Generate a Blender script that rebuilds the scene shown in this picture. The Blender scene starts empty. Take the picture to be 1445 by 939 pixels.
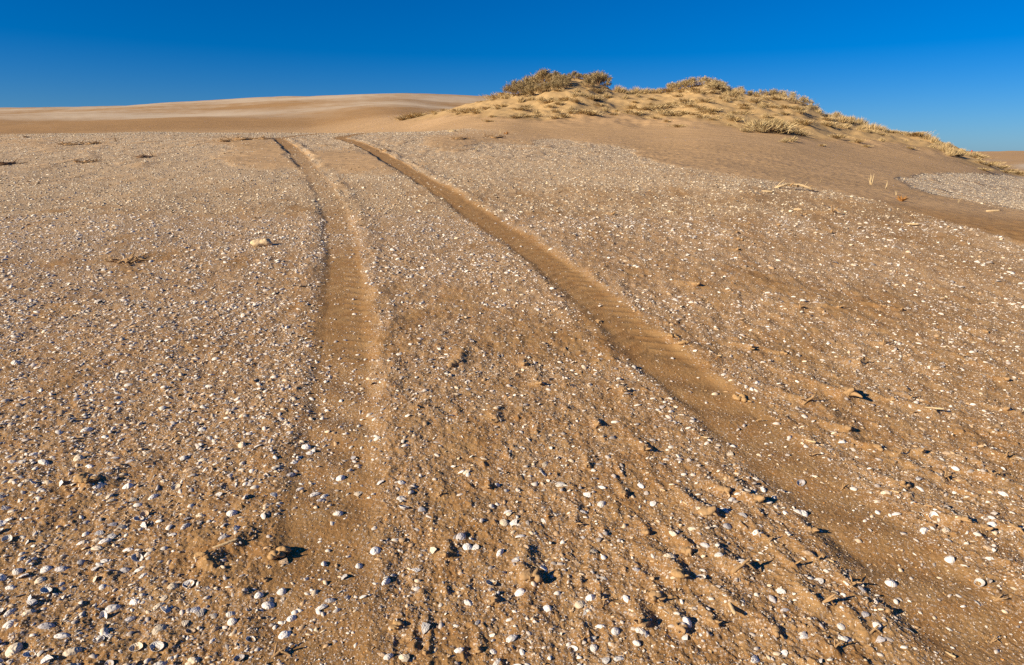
import bpy, math, random, mathutils
import numpy as np

random.seed(7)
RNG = np.random.default_rng(11)
C = bpy.context.scene.collection
SC = bpy.context.scene

# ------------------------------------------------------------------ camera model (photo pixels 1445 x 939)
F, CX, CY = 963.0, 722.5, 469.5
P = math.radians(14.4)
CP, SP = math.cos(P), math.sin(P)
CAMH, GR = -1.307, 0.105            # ground plane: z = CAMH + GR*Y below the eye (eye at z = 0)


def v2slope(v):
    return math.tan(math.atan((CY - v) / F) - P)


def project(x, y, z):
    zc = y * CP - z * SP
    up = y * SP + z * CP
    zc = np.maximum(zc, 1e-3)
    return CX + F * x / zc, CY - F * up / zc, zc


# ------------------------------------------------------------------ noise
_perm = np.random.default_rng(5).permutation(4096).astype(np.int64)
_ang = np.random.default_rng(6).uniform(0, 2 * np.pi, 4096)
_gx, _gy = np.cos(_ang), np.sin(_ang)


def noise(x, y, seed=0):
    xi = np.floor(x).astype(np.int64); yi = np.floor(y).astype(np.int64)
    xf = x - xi; yf = y - yi
    u = xf * xf * xf * (xf * (xf * 6 - 15) + 10)
    v = yf * yf * yf * (yf * (yf * 6 - 15) + 10)

    def g(ix, iy, fx, fy):
        h = _perm[(_perm[(ix + seed * 131) & 4095] + iy) & 4095]
        return _gx[h] * fx + _gy[h] * fy
    a = g(xi, yi, xf, yf); b = g(xi + 1, yi, xf - 1, yf)
    c = g(xi, yi + 1, xf, yf - 1); d = g(xi + 1, yi + 1, xf - 1, yf - 1)
    return ((a * (1 - u) + b * u) * (1 - v) + (c * (1 - u) + d * u) * v) * 1.5


def fbm(x, y, seed=0, octv=3):
    s = 0; a = 1.0
    for i in range(octv):
        s = s + a * noise(x * 2 ** i, y * 2 ** i, seed + i * 7); a *= 0.5
    return s


def sm(a, b, x):
    t = np.clip((x - a) / (b - a), 0, 1)
    return t * t * (3 - 2 * t)


def pchip(xk, yk, x):
    xk = np.asarray(xk, float); yk = np.asarray(yk, float)
    h = np.diff(xk); d = np.diff(yk) / h
    m = np.zeros_like(yk)
    for i in range(1, len(xk) - 1):
        if d[i - 1] * d[i] > 0:
            w1 = 2 * h[i] + h[i - 1]; w2 = h[i] + 2 * h[i - 1]
            m[i] = (w1 + w2) / (w1 / d[i - 1] + w2 / d[i])
    m[0], m[-1] = d[0], d[-1]
    x = np.clip(x, xk[0], xk[-1])
    i = np.clip(np.searchsorted(xk, x) - 1, 0, len(xk) - 2)
    t = (x - xk[i]) / h[i]
    return ((2 * t**3 - 3 * t**2 + 1) * yk[i] + (t**3 - 2 * t**2 + t) * h[i] * m[i]
            + (-2 * t**3 + 3 * t**2) * yk[i + 1] + (t**3 - t**2) * h[i] * m[i + 1])


# ------------------------------------------------------------------ large land form: depth -> picture row, per column
COLS = [
    (-900, [(10, 245), (14, 214), (18, 201), (21, 196), (24, 196), (30, 203), (45, 200), (60, 192), (90, 184), (140, 176), (220, 172), (300, 176), (500, 190)]),
    (0,    [(14, 212), (18, 197), (21, 191.5), (24, 191), (30, 198), (45, 193), (60, 188), (90, 177), (140, 164), (220, 156), (300, 159), (500, 180)]),
    (250,  [(14, 211), (18, 192), (21, 187), (24, 187), (30, 195), (45, 190), (60, 184), (90, 172), (140, 158), (220, 145), (300, 149), (500, 175)]),
    (430,  [(14, 212), (18, 194), (21, 189.5), (24, 190), (30, 196), (45, 190), (60, 182), (90, 168), (140, 152), (220, 135.5), (300, 140), (500, 170)]),
    (560,  [(14, 212), (18, 192), (21, 187.5), (24, 188), (28, 189), (34, 182), (45, 172), (70, 160), (100, 152), (150, 142), (220, 132.5), (300, 138), (500, 170)]),
    (650,  [(14, 213), (18, 193), (20, 188), (23, 184), (27, 172), (31, 161), (36, 153), (42, 151), (50, 157), (80, 163), (150, 148), (220, 135.5), (300, 141), (500, 170)]),
    (720,  [(14, 214), (17, 202), (19, 193), (22, 182), (26, 165), (30, 151), (34, 141), (38, 136), (44, 143), (60, 160), (150, 150), (220, 139), (300, 145), (500, 170)]),
    (756,  [(14, 215), (17, 203), (20, 192), (24, 175), (28, 156), (32, 139), (35, 131), (38, 128), (42, 137), (60, 162), (150, 154), (220, 144), (300, 150), (500, 175)]),
    (790,  [(14, 216), (17, 204), (20, 193), (24, 174), (28, 152), (32, 129), (35, 112), (38, 107), (42, 124), (60, 165), (150, 158), (220, 150), (300, 155), (500, 180)]),
    (825,  [(14, 217), (17, 205), (20, 193), (24, 175), (28, 153), (32, 131), (35, 116), (38, 111), (42, 126), (60, 168), (150, 162), (220, 155), (300, 160), (500, 183)]),
    (844,  [(14, 218), (17, 206), (20, 193), (24, 176), (28, 155), (32, 136), (35, 125), (38, 121), (42, 134), (60, 169), (150, 164), (220, 158), (300, 162), (500, 184)]),
    (860,  [(14, 219), (17, 207), (20, 194), (24, 176), (28, 157), (32, 141), (35, 132), (38, 129), (42, 141), (60, 170), (150, 165), (220, 160), (300, 163), (500, 185)]),
    (930,  [(12, 233), (15, 220), (18, 206), (22, 186), (26, 166), (30, 149), (34, 137), (37, 133), (41, 144), (60, 175), (150, 175), (220, 172), (300, 176), (500, 190)]),
    (985,  [(12, 237), (15, 222), (18, 205), (22, 183), (26, 161), (30, 141), (34, 124), (37, 120), (41, 133), (60, 178), (150, 185), (220, 185), (300, 187), (500, 195)]),
    (1050, [(11, 247), (14, 233), (18, 209), (22, 186), (26, 164), (30, 147), (34, 136), (36, 134), (40, 147), (60, 190), (150, 196), (220, 196), (300, 197), (500, 205)]),
    (1110, [(10, 260), (14, 239), (18, 215), (22, 192), (26, 170), (30, 151), (33, 141), (36, 140), (40, 152), (60, 200), (150, 205), (220, 204), (300, 204), (500, 212)]),
    (1160, [(10, 265), (14, 246), (18, 223), (22, 201), (26, 182), (30, 167), (33, 162), (36, 170), (60, 205), (150, 210), (220, 208), (300, 208), (500, 215)]),
    (1210, [(8, 288), (10, 271), (14, 252), (18, 230), (22, 210), (26, 193), (30, 181), (32, 179), (36, 188), (60, 215), (150, 214), (220, 211), (300, 210), (500, 218)]),
    (1265, [(8, 292), (10, 278), (14, 258), (18, 238), (22, 217), (26, 201), (29, 194), (31, 193), (35, 204), (60, 225), (150, 218), (220, 213), (300, 212), (500, 220)]),
    (1300, [(8, 297), (10, 283), (14, 263), (18, 243), (22, 222), (26, 205), (29, 198), (31, 199), (35, 211), (60, 235), (100, 228), (200, 217), (300, 213), (500, 222)]),
    (1340, [(8, 300), (10, 288), (14, 269), (18, 249), (22, 230), (26, 214), (28.5, 208), (31, 211), (36, 225), (60, 243), (100, 232), (200, 219), (300, 214), (500, 223)]),
    (1375, [(8, 303), (10, 292), (14, 273), (18, 254), (22, 237), (26, 224), (28, 220.5), (31, 225), (36, 241), (60, 250), (100, 236), (200, 220.5), (300, 216), (500, 225)]),
    (1445, [(8, 309), (10, 300), (14, 283), (18, 268), (22, 256), (26, 248.5), (28, 247), (31, 252), (36, 258), (60, 250), (100, 238), (200, 221), (300, 213.5), (500, 225)]),
    (2300, [(8, 335), (10, 330), (14, 318), (18, 308), (22, 300), (26, 296), (28, 296), (31, 299), (40, 290), (60, 264), (100, 242), (200, 222), (300, 214), (500, 225)]),
]
LY = np.linspace(math.log(2.5), math.log(3000), 700)
SK = np.array([CP * (u - CX) / F for u, _ in COLS])
_prof = []
for u, kp in COLS:
    ys, es = [2.5, 4.0, 6.0], [0.0, 0.0, 0.0]
    if kp[0][0] > 10.5:
        ys.append(9.0); es.append(0.0)
    for y, v in kp:
        ys.append(y); es.append(v2slope(v) - (CAMH / y + GR))
    ys += [1000, 3000]
    last = v2slope(kp[-1][1])
    es += [v2slope(240) - (CAMH / 1000 + GR), v2slope(240) - (CAMH / 3000 + GR)]
    _prof.append(pchip(np.log(ys), es, LY))
_prof = np.array(_prof)
SF = np.linspace(SK[0], SK[-1], 1400)
DEL = np.array([pchip(SK, _prof[:, j], SF) for j in range(len(LY))])     # [LY, SF]


def gblur(a, s, axis):
    r = int(3 * s); k = np.exp(-0.5 * (np.arange(-r, r + 1) / s) ** 2); k /= k.sum()
    a = np.moveaxis(a, axis, 0)
    p = np.concatenate([np.repeat(a[:1], r, 0), a, np.repeat(a[-1:], r, 0)])
    o = sum(k[i] * p[i:i + len(a)] for i in range(2 * r + 1))
    return np.moveaxis(o, 0, axis)


DEL = gblur(gblur(DEL, 3.0, 0), 4.0, 1)


def base(x, y):
    r = np.hypot(x, y)
    ye = np.maximum(y, 0.55 * r)
    ye = np.where(r < 4, np.where(y > 0.55 * r, y, y + (0.55 * r - y) * sm(1.5, 4, r)), ye)
    yl = np.clip(np.log(np.maximum(ye, 2.5)), LY[0], LY[-1])
    fi = (yl - LY[0]) / (LY[1] - LY[0]); i = np.clip(fi.astype(int), 0, len(LY) - 2); fi = fi - i
    s = np.clip(x / np.maximum(ye, 0.5), SF[0], SF[-1])
    fj = (s - SF[0]) / (SF[1] - SF[0]); j = np.clip(fj.astype(int), 0, len(SF) - 2); fj = fj - j
    d = (DEL[i, j] * (1 - fj) + DEL[i, j + 1] * fj) * (1 - fi) + (DEL[i + 1, j] * (1 - fj) + DEL[i + 1, j + 1] * fj) * fi
    return CAMH + GR * ye + d * ye * (r > 2.5)


_steps = np.concatenate([np.arange(1.0, 8, 0.01), np.exp(np.arange(math.log(8), math.log(400), 0.002))])


def ground_at(u, v, top=60.0, hf=base):
    """world point on the land seen at photo pixel (u, v); on the ridge when the pixel is above it"""
    xs = (u - CX) / F * (CP + 0 * _steps); t = (CY - v) / F
    sl = math.tan(math.atan(t) - P)
    ys = _steps[_steps < top]
    zs = ys * sl
    zc = ys * CP - zs * SP
    xs = (u - CX) / F * zc
    h = hf(xs, ys)
    hit = np.nonzero(h >= zs)[0]
    k = hit[0] if len(hit) else int(np.argmax(h - zs))
    return float(xs[k]), float(ys[k])


# ------------------------------------------------------------------ wheel tracks as X(Y)
def path(pts):
    w = sorted((ground_at(u, v)[::-1] for u, v in pts))
    return np.array([a for a, _ in w]), np.array([b for _, b in w])


LTRK = path([(438, 939), (454, 800), (468, 700), (477, 600), (484, 480), (484, 380), (472, 300), (458, 268), (438, 240), (418, 216), (404, 203), (393, 196)])
RTRK = path([(1560, 1040), (1425, 939), (1330, 850), (1255, 780), (1165, 700), (1070, 620), (1000, 560), (925, 500), (870, 450), (812, 400), (745, 350), (668, 300), (625, 270), (590, 250), (540, 220), (508, 204), (480, 195)])
print('tracks', LTRK, RTRK)


def trk(x, y, T):
    xs, ys = T[1], T[0]
    ex0 = (xs[1] - xs[0]) / (ys[1] - ys[0])
    yy = np.clip(y, -3, 26)
    px = pchip(ys, xs, yy)
    px = px + np.where(yy < ys[0], (yy - ys[0]) * ex0, 0)
    sl = np.gradient(pchip(ys, xs, np.linspace(ys[0], ys[-1], 200)), np.linspace(ys[0], ys[-1], 200))
    s = np.interp(yy, np.linspace(ys[0], ys[-1], 200), sl)
    return (x - px) / np.sqrt(1 + s * s)


# ------------------------------------------------------------------ stubs, sticks and the sand tails behind them
# (u, v, height px, kind)   kinds: stub, fork, stick, branch, mound
STUBS = [
    (745, 818, 18, 'stub'), (628, 784, 12, 'stub'), (556, 884, 12, 'mound'), (577, 898, 10, 'fork'), (675, 917, 9, 'stub'), (822, 907, 8, 'fork'),
    (601, 921, 9, 'stub'), (998, 733, 17, 'stub'), (969, 784, 14, 'stub'), (957, 826, 18, 'mound'), (1043, 817, 20, 'fork'), (1033, 868, 34, 'stick'),
    (926, 849, 15, 'stub'), (908, 892, 15, 'stub'), (961, 893, 13, 'stub'), (1003, 887, 10, 'stub'), (1066, 711, 13, 'stub'), (1020, 700, 12, 'stub'),
    (934, 695, 10, 'stick'), (966, 717, 8, 'stick'), (1147, 756, 10, 'stub'), (1122, 811, 10, 'fork'), (1165, 869, 18, 'fork'), (911, 757, 9, 'stub'),
    (1202, 833, 12, 'fork'), (1227, 905, 14, 'fork'), (1253, 871, 10, 'stub'), (1154, 800, 9, 'fork'), (1401, 679, 13, 'fork'), (1334, 676, 11, 'fork'),
    (1278, 689, 10, 'stub'), (1355, 743, 11, 'stub'), (1387, 752, 10, 'stub'), (1430, 754, 10, 'stub'), (1407, 848, 12, 'fork'),
    (1197, 558, 18, 'stub'), (1139, 570, 13, 'fork'), (1318, 581, 18, 'stick'), (1142, 624, 18, 'stick'), (1146, 644, 10, 'fork'), (1197, 608, 9, 'stub'),
    (1238, 634, 9, 'stub'), (1271, 644, 8, 'fork'), (1256, 564, 7, 'stub'), (1287, 561, 6, 'fork'), (1244, 436, 5, 'stub'), (1271, 441, 6, 'stub'),
    (1183, 439, 5, 'stub'), (1244, 487, 6, 'stub'), (1421, 578, 7, 'stub'), (1418, 536, 7, 'stub'), (981, 406, 8, 'stub'), (1060, 493, 9, 'stub'),
    (1049, 565, 14, 'mound'), (965, 490, 8, 'mound'), (950, 479, 9, 'mound'), (1014, 505, 8, 'stick'), (1130, 438, 6, 'stub'), (993, 622, 9, 'stick'),
    (1070, 593, 7, 'fork'), (643, 517, 12, 'stub'), (741, 517, 7, 'stub'), (590, 581, 12, 'stick'), (287, 801, 14, 'mound'), (320, 777, 26, 'stick'),
    (384, 789, 20, 'mound'), (388, 925, 22, 'fork'), (120, 688, 16, 'mound'), (375, 820, 9, 'stub'), (1043, 340, 6, 'stub'), (1040, 330, 4, 'stub'),
    (1055, 318, 4, 'stub'), (1098, 320, 4, 'stub'), (1172, 330, 5, 'stub'), (1135, 305, 4, 'stub'), (865, 303, 5, 'stub'), (1040, 355, 4, 'stub'),
    (1175, 303, 9, 'fork'), (1285, 318, 9, 'stick'), (1262, 700, 9, 'stick'), (1190, 690, 8, 'fork'), (845, 452, 8, 'stub'), (760, 545, 8, 'stub'),
    (800, 548, 7, 'fork'), (880, 555, 7, 'stub'), (843, 605, 8, 'stub'), (700, 600, 8, 'stub'), (190, 368, 6, 'stub'), (110, 325, 4, 'fork'),
    (880, 700, 9, 'stub'), (815, 742, 9, 'fork'), (690, 690, 8, 'stub'), (1360, 505, 6, 'fork'), (1330, 420, 5, 'stick'), (1390, 470, 5, 'stub'),
    (1215, 515, 7, 'fork'), (1105, 500, 7, 'stub'), (1300, 640, 8, 'stub'), (1420, 650, 8, 'fork'), (1310, 720, 8, 'stick'), (1400, 905, 10, 'fork'),
    (1340, 925, 12, 'stick'), (700, 850, 9, 'stub'), (850, 850, 9, 'fork'), (620, 700, 8, 'stub'), (830, 660, 9, 'stub'), (910, 640, 9, 'stub'),
    (1085, 770, 9, 'fork'), (1170, 800, 9, 'stick'), (1095, 905, 12, 'stub'), (1180, 930, 12, 'fork'),
]
STUBW = []
for (u, v, hp, k) in STUBS:
    x, y = ground_at(u, v)
    zc = project(x, y, base(np.array([x]), np.array([y])))[2][0]
    STUBW.append((x, y, hp * zc / F * (1.2 if k in ('stub', 'fork') and u > 640 else 1.0), k, u, v))


def tail_dir(x):
    a = math.radians(max(-42, min(42, -27 * x)))
    return math.sin(a), math.cos(a)


# small unnamed lee tails behind buried bits of shell and stem
TAILS = []
_r = np.random.default_rng(77)
for x, y, h, k, u, v in STUBW:
    L = h * (7.5 if k != 'mound' else 7) * _r.uniform(0.8, 1.2); A = h * (0.55 if k != 'mound' else 0.75)
    if k == 'stick':
        A *= 0.5
    TAILS.append((x, y, L, A, h * (1.0 if k == 'stick' else 1.25 if k != 'mound' else 1.7)))
for _ in range(2700):
    y = math.exp(_r.uniform(math.log(1.2), math.log(13))); x = y * _r.uniform(-0.95, 0.95) * (1 if _r.random() < .75 else 1.6)
    right = x > np.interp(y, RTRK[0], RTRK[1])
    if not right and _r.random() > 0.35:
        continue
    h = _r.uniform(0.005, 0.013) * (1.0 + 0.05 * y)
    TAILS.append((x, y, h * _r.uniform(3, 7), h * 0.8, h * _r.uniform(1.0, 1.8)))


def tails(x, y, out):
    o = np.argsort(y, kind='stable'); ys = y[o]
    for tx, ty, L, A, S in TAILS:
        a, b = np.searchsorted(ys, [ty - 0.25 * L - 4 * S, ty + 1.15 * L])
        if b <= a:
            continue
        idx = o[a:b]
        dx = x[idx] - tx; near = np.abs(dx) < L + 4 * S
        idx = idx[near]
        if not len(idx):
            continue
        dx = x[idx] - tx; dy = y[idx] - ty
        tdx, tdy = tail_dir(tx)
        t = dx * tdx + dy * tdy
        w = dx * tdy - dy * tdx
        w = w + 0.25 * S * np.sin(t / S * 1.1 + tx * 9)
        f = sm(-0.5 * S, 0.15 * S, t) * np.clip(1 - t / L, 0, 1) ** 1.2
        wid = S * (0.55 + 0.35 * np.clip(t / L, 0, 1))
        f = f * np.exp(-np.abs(w / wid) ** 1.6)
        sc = -0.10 * np.exp(-((t + 0.7 * S) / (0.6 * S)) ** 2 - (w / S) ** 2)      # scour hollow in front
        out[idx] = np.maximum(out[idx], A * f) + A * sc * (out[idx] < 0.3 * A)
    return out


# ------------------------------------------------------------------ masks drawn over the land (in photo pixels, read once)
def poly(u, v, pts, soft=6.0):
    """soft inside test of a polygon"""
    pts = np.array(pts, float); n = len(pts)
    inside = np.zeros(u.shape, bool); d = np.full(u.shape, 1e9)
    for i in range(n):
        x0, y0 = pts[i]; x1, y1 = pts[(i + 1) % n]
        c = ((y0 > v) != (y1 > v)) & (u < (x1 - x0) * (v - y0) / (y1 - y0 + 1e-9) + x0)
        inside ^= c
        ex, ey = x1 - x0, y1 - y0
        t = np.clip(((u - x0) * ex + (v - y0) * ey) / (ex * ex + ey * ey), 0, 1)
        d = np.minimum(d, np.hypot(u - x0 - t * ex, (v - y0 - t * ey) * 2.0))
    return sm(-soft, soft, np.where(inside, d, -d))


PLAIN = [(-900, 205), (0, 192), (120, 188), (250, 184), (450, 184), (620, 180), (700, 185), (745, 193), (830, 201), (890, 209), (905, 222), (960, 238), (1040, 248), (1130, 262), (1200, 275), (1290, 300), (1370, 322), (1445, 345), (1900, 420), (2600, 1400), (-1500, 1400)]
PATCH = [(1268, 253), (1300, 247), (1345, 245), (1445, 249), (1700, 262), (1700, 310), (1445, 297), (1400, 290), (1330, 277), (1290, 266)]


def masks(x, y, z, far_noise=True):
    """shell cover 0..1, dune-crest sand 0..1, track floor 0..1"""
    u, v, zc = project(x, y, z)
    n = fbm(x * 0.9, y * 0.9, 31, 3); n2 = fbm(x * 3.1, y * 1.3, 41, 2)
    uu, vv = u + n * 16, v + n * 3.0
    m = np.zeros_like(x)
    sub = (y < 30) & (y > -2)
    front = y < 1.0
    pm = np.zeros_like(x)
    pm[sub] = poly(np.where(front, 700, uu)[sub], np.where(front, 900, vv)[sub], PLAIN, 5)
    pm *= (y < 23.5)
    m = pm
    for pts, k in (([(270, 200), (330, 193), (392, 196), (410, 214), (425, 238), (330, 234), (300, 222), (340, 210)], 0.9),
                   ([(440, 213), (500, 210), (545, 222), (552, 238), (500, 244), (455, 238)], 0.95),
                   ([(600, 196), (640, 184), (720, 184), (770, 194), (740, 206), (690, 204), (640, 214), (600, 208)], 0.9),
                   ([(-300, 200), (0, 197), (80, 196), (60, 205), (0, 204), (-300, 214)], 0.85),
                   ([(40, 205), (150, 198), (160, 203), (70, 214)], 0.5),
                   ([(1060, 262), (1290, 292), (1300, 325), (1150, 312), (1040, 278)], 0.5),
                   ([(230, 780), (280, 740), (400, 730), (440, 790), (400, 830), (270, 830)], 0.65),
                   ([(930, 500), (1080, 460), (1260, 560), (1330, 700), (1200, 640), (1010, 560)], 0.35),
                   ([(640, 470), (760, 440), (880, 560), (1010, 720), (860, 740), (700, 600)], 0.3)):
        q = np.zeros_like(x)
        bb = (u > min(p[0] for p in pts) - 60) & (u < max(p[0] for p in pts) + 60) & (v > min(p[1] for p in pts) - 30) & (v < max(p[1] for p in pts) + 30) & (y > 1)
        q[bb] = poly(uu[bb], vv[bb], pts, 12)
        m = m * (1 - k * q)
    pt = np.zeros_like(x); bb = (u > 1240) & (v > 235) & (v < 330) & (y > 8) & (y < 27)
    pt[bb] = poly((u + n * 8)[bb], (v + n * 1.5)[bb], PATCH, 5) * np.clip(1.05 + 0.5 * n2 + 0.2 * n, 0, 1.1)[bb]
    m = np.maximum(m, pt)
    # tracks are swept clean
    dl, dr = trk(x, y, LTRK), trk(x, y, RTRK)
    nn = noise(x * 1.7, y * 1.7, 61)
    w = 0.148 + 0.03 * n2 + 0.03 * nn
    tl = (1 - sm(w * 0.75, w * 1.25, np.abs(dl))) * (y < 21)
    tr = (1 - sm(w * 0.8, w * 1.3, np.abs(dr))) * (y < 22)
    tlf = np.interp(y, [1.5, 2.3, 3.0, 3.7, 5.2, 5.8, 8, 11, 14, 18], [0.45, 0.52, 0.70, 0.97, 0.97, 0.6, 0.5, 0.65, 0.9, 0.9])
    t = np.maximum(tl * tlf, tr * np.interp(y, [1.5, 2.4, 3.0], [0.72, 0.8, 1.0]))
    m = m * (1 - 0.93 * t)
    # less cover to the right of the diagonal track
    rt = sm(0.1, 0.8, dr) * sm(11, 7, y)
    m = m * (1 - 0.35 * rt)
    mid = sm(0.1, 0.4, dl) * sm(0.1, 0.4, -dr)
    m = m * (1 - 0.2 * mid * sm(4, 2.5, y))
    n3 = noise(x * 7.5, y * 6.0, 63) + 0.8 * noise(x * 0.7 + y * 0.3, y * 2.4, 65)
    m = m * np.clip(1.05 + 0.62 * n2 + 0.45 * n + 0.42 * n3 * sm(12, 6, y), 0.08, 1.5)
    # dune crest: loose pale sand among the plants
    cr = np.zeros_like(x); bb = (u > 540) & (v < 300) & (y > 16) & (y < 60) & (x > -9)
    CREST = [(560, 170), (600, 150), (720, 80), (900, 60), (1500, 180), (1500, 262), (1380, 236), (1330, 214), (1250, 200), (1150, 196), (1060, 184), (1000, 172), (930, 168), (850, 158), (780, 170), (700, 166), (640, 162)]
    cr[bb] = poly(uu[bb], (v + n * 4)[bb], CREST, 8)
    # pale shell streaks on the far hill
    far = sm(75, 110, y) * (1 - sm(400, 600, y))
    st = fbm(x * 0.012 + 3, y * 0.05, 51, 3) + 0.55 * fbm(x * 0.06, y * 0.2, 57, 3) + 0.4 * fbm(x * 0.3, y * 0.7, 58, 2)
    band = np.exp(-((v - (163 - 0.000 * u)) / 6) ** 2) * sm(560, 300, u + 60 * st) + np.exp(-((v - 141) / 5) ** 2) * sm(60, 330, u + 60 * st) * sm(800, 640, u) + np.exp(-((v - 150) / 4) ** 2) * sm(420, 200, u) * 0.5
    wp = np.exp(-((u - 1412) / 16) ** 2 - ((v - 227) / 2.6) ** 2) + np.exp(-((u - 1450) / 22) ** 2 - ((v - 240) / 4) ** 2)
    far = far * (x < 30)
    m = np.where(y > 60, wp + far * np.clip(0.15 + 0.5 * st + 0.55 * band, 0, 0.85), m)
    return np.clip(m, 0, 1), np.clip(cr, 0, 1), t


# ------------------------------------------------------------------ full height
def height(x, y, detail=True):
    z = base(x, y)
    r = np.hypot(x, y)
    o = np.zeros_like(z)
    near = sm(24, 16, r)
    dl, dr = trk(x, y, LTRK), trk(x, y, RTRK)
    n1 = noise(x * 1.3, y * 1.3, 1); n2 = noise(x * 5, y * 5, 2)
    for d, dep, fade, lb, rb in ((dl, 0.0145, sm(21, 18, y), 0.004, 0.0060), (dr, 0.0135, sm(22, 19, y), 0.003, 0.0055)):
        dep = dep * ((0.50 + 0.50 * sm(2.4, 4.2, y)) if d is dl else (0.5 + 0.5 * sm(1.8, 3.2, y))) * (1 - 0.45 * sm(7, 11, y)) * (1 + 0.35 * n1)
        w = 0.152 + 0.03 * n2 + 0.022 * noise(x * 1.7, y * 1.7, 61)
        floor = 1 - sm(w * 0.62, w * 1.22, np.abs(d))
        o -= dep * floor * fade
        bl = np.exp(-((d + 0.25) / 0.075) ** 2) * lb * sm(11, 6, y) + np.exp(-((d - 0.25) / 0.075) ** 2) * rb * (1 + 1.3 * sm(6, 12, y))
        o += bl * (1 + 0.9 * n2 + 0.5 * n1) * fade * (0.35 + 0.65 * sm(2.2, 4.0, y))
        # soft ripples across the floor
        al = y * 1.0 + 0.55 * np.abs(d) + 0.02 * n2 - 0.25 * d
        per = np.where(d is dr, 0.105, 0.115)
        sn = np.sin(2 * np.pi * al / per + 1.8 * n1)
        rp = (np.clip(sn, -0.4, 1) ** 2 * np.sign(sn)) * (0.0085 if d is dr else 0.0070) * (0.6 + 0.4 * noise(x * 2.0, y * 2.0, 9))
        rp = rp * sm(2.8, 3.8, y) + sm(4.2, 3.2, y) * 0.006 * np.sin(2 * np.pi * (y + 0.5 * d + 0.10 * n1) / 0.31) * (0.6 + 0.5 * n1)
        o += rp * floor * fade * sm(16, 10, y)
    trkm = np.maximum(1 - sm(0.11, 0.22, np.abs(dl)), 1 - sm(0.11, 0.22, np.abs(dr)))
    free = 1 - 0.8 * trkm
    o += near * free * (0.020 * noise(x * 0.9, y * 0.9, 11) + 0.010 * n2 * 0.6)
    rgt = sm(-0.5, 0.5, dr)
    # streaky wind-shaped surface
    ang = np.radians(np.clip(-27 * x, -42, 42))
    tx = x * np.cos(ang) - y * np.sin(ang)
    o += near * free * (0.4 + 0.8 * rgt) * 0.0062 * noise(x * 11, y * 7.5, 13)
    nr = sm(9, 5, r)
    o += nr * free * (0.0044 * noise(x * 17, y * 14, 17) + 0.0032 * noise(x * 36, y * 36, 19))
    o += sm(5, 3, r) * (0.0022 * noise(x * 80, y * 80, 23) + 0.0013 * noise(x * 150, y * 150, 24)) * (1 - 0.5 * trkm)
    # broader relief further away
    fr = sm(17, 26, r)
    o += fr * sm(200, 60, r) * 0.05 * noise(x * 0.35, y * 0.35, 29)
    u, v, zc = project(x, y, z)
    cr = sm(21, 27, y) * sm(48, 40, y) * sm(560, 700, u)
    o += cr * (0.14 * noise(x * 0.55, y * 0.55, 33) + 0.08 * noise(x * 1.3, y * 1.1, 35) + 0.04 * noise(x * 3.1, y * 3, 37)) * sm(0.0, 1.0, np.clip((190 - v + (u - 800) * 0.10) / 30, 0, 1))
    far = sm(60, 110, r)
    o += far * (0.8 * noise(x * 0.02, y * 0.02, 43) + 0.35 * noise(x * 0.05, y * 0.12, 47)) * sm(900, 400, r)
    t = np.zeros_like(z)
    k = np.nonzero((y > 0.3) & (y < 20) & (np.abs(x) < 20))[0]
    if len(k):
        tt = np.zeros(len(k)); tt = tails(x[k], y[k], tt); t[k] = tt
    return z + o + t * (1 - 0.85 * trkm)


def H1(x, y):
    return float(height(np.array([float(x)]), np.array([float(y)]))[0])


# ------------------------------------------------------------------ materials
def mat(name):
    m = bpy.data.materials.new(name); m.use_nodes = True
    nt = m.node_tree; b = nt.nodes['Principled BSDF']
    b.inputs['Specular IOR Level'].default_value = 0.2
    return m, nt, b


def N(nt, t, **kw):
    n = nt.nodes.new(t)
    for k, v in kw.items():
        if k in n.inputs:
            n.inputs[k].default_value = v
        else:
            setattr(n, k, v)
    return n


def mixc(nt, fac, a, b, mode='MIX'):
    n = nt.nodes.new('ShaderNodeMix'); n.data_type = 'RGBA'; n.blend_type = mode
    for s, val in ((0, fac), (6, a), (7, b)):
        if hasattr(val, 'is_output'):
            nt.links.new(val, n.inputs[s])
        else:
            n.inputs[s].default_value = val if s == 0 else (*val, 1) if len(val) == 3 else val
    return n.outputs[2]


def math_(nt, op, a, b=None, clamp=False):
    n = nt.nodes.new('ShaderNodeMath'); n.operation = op; n.use_clamp = clamp
    for s, val in ((0, a), (1, b)):
        if val is None:
            continue
        if hasattr(val, 'is_output'):
            nt.links.new(val, n.inputs[s])
        else:
            n.inputs[s].default_value = val
    return n.outputs[0]


SAND = (0.332, 0.194, 0.078)
SAND2 = (0.405, 0.246, 0.106)
CREST_SAND = (0.56, 0.37, 0.165)
SHELLISH = (0.50, 0.385, 0.255)
BRIGHT_SLOPE_SAND = (0.59, 0.390, 0.208)  # fine dry sand, lightened further to make up for the grazing sun


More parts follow.
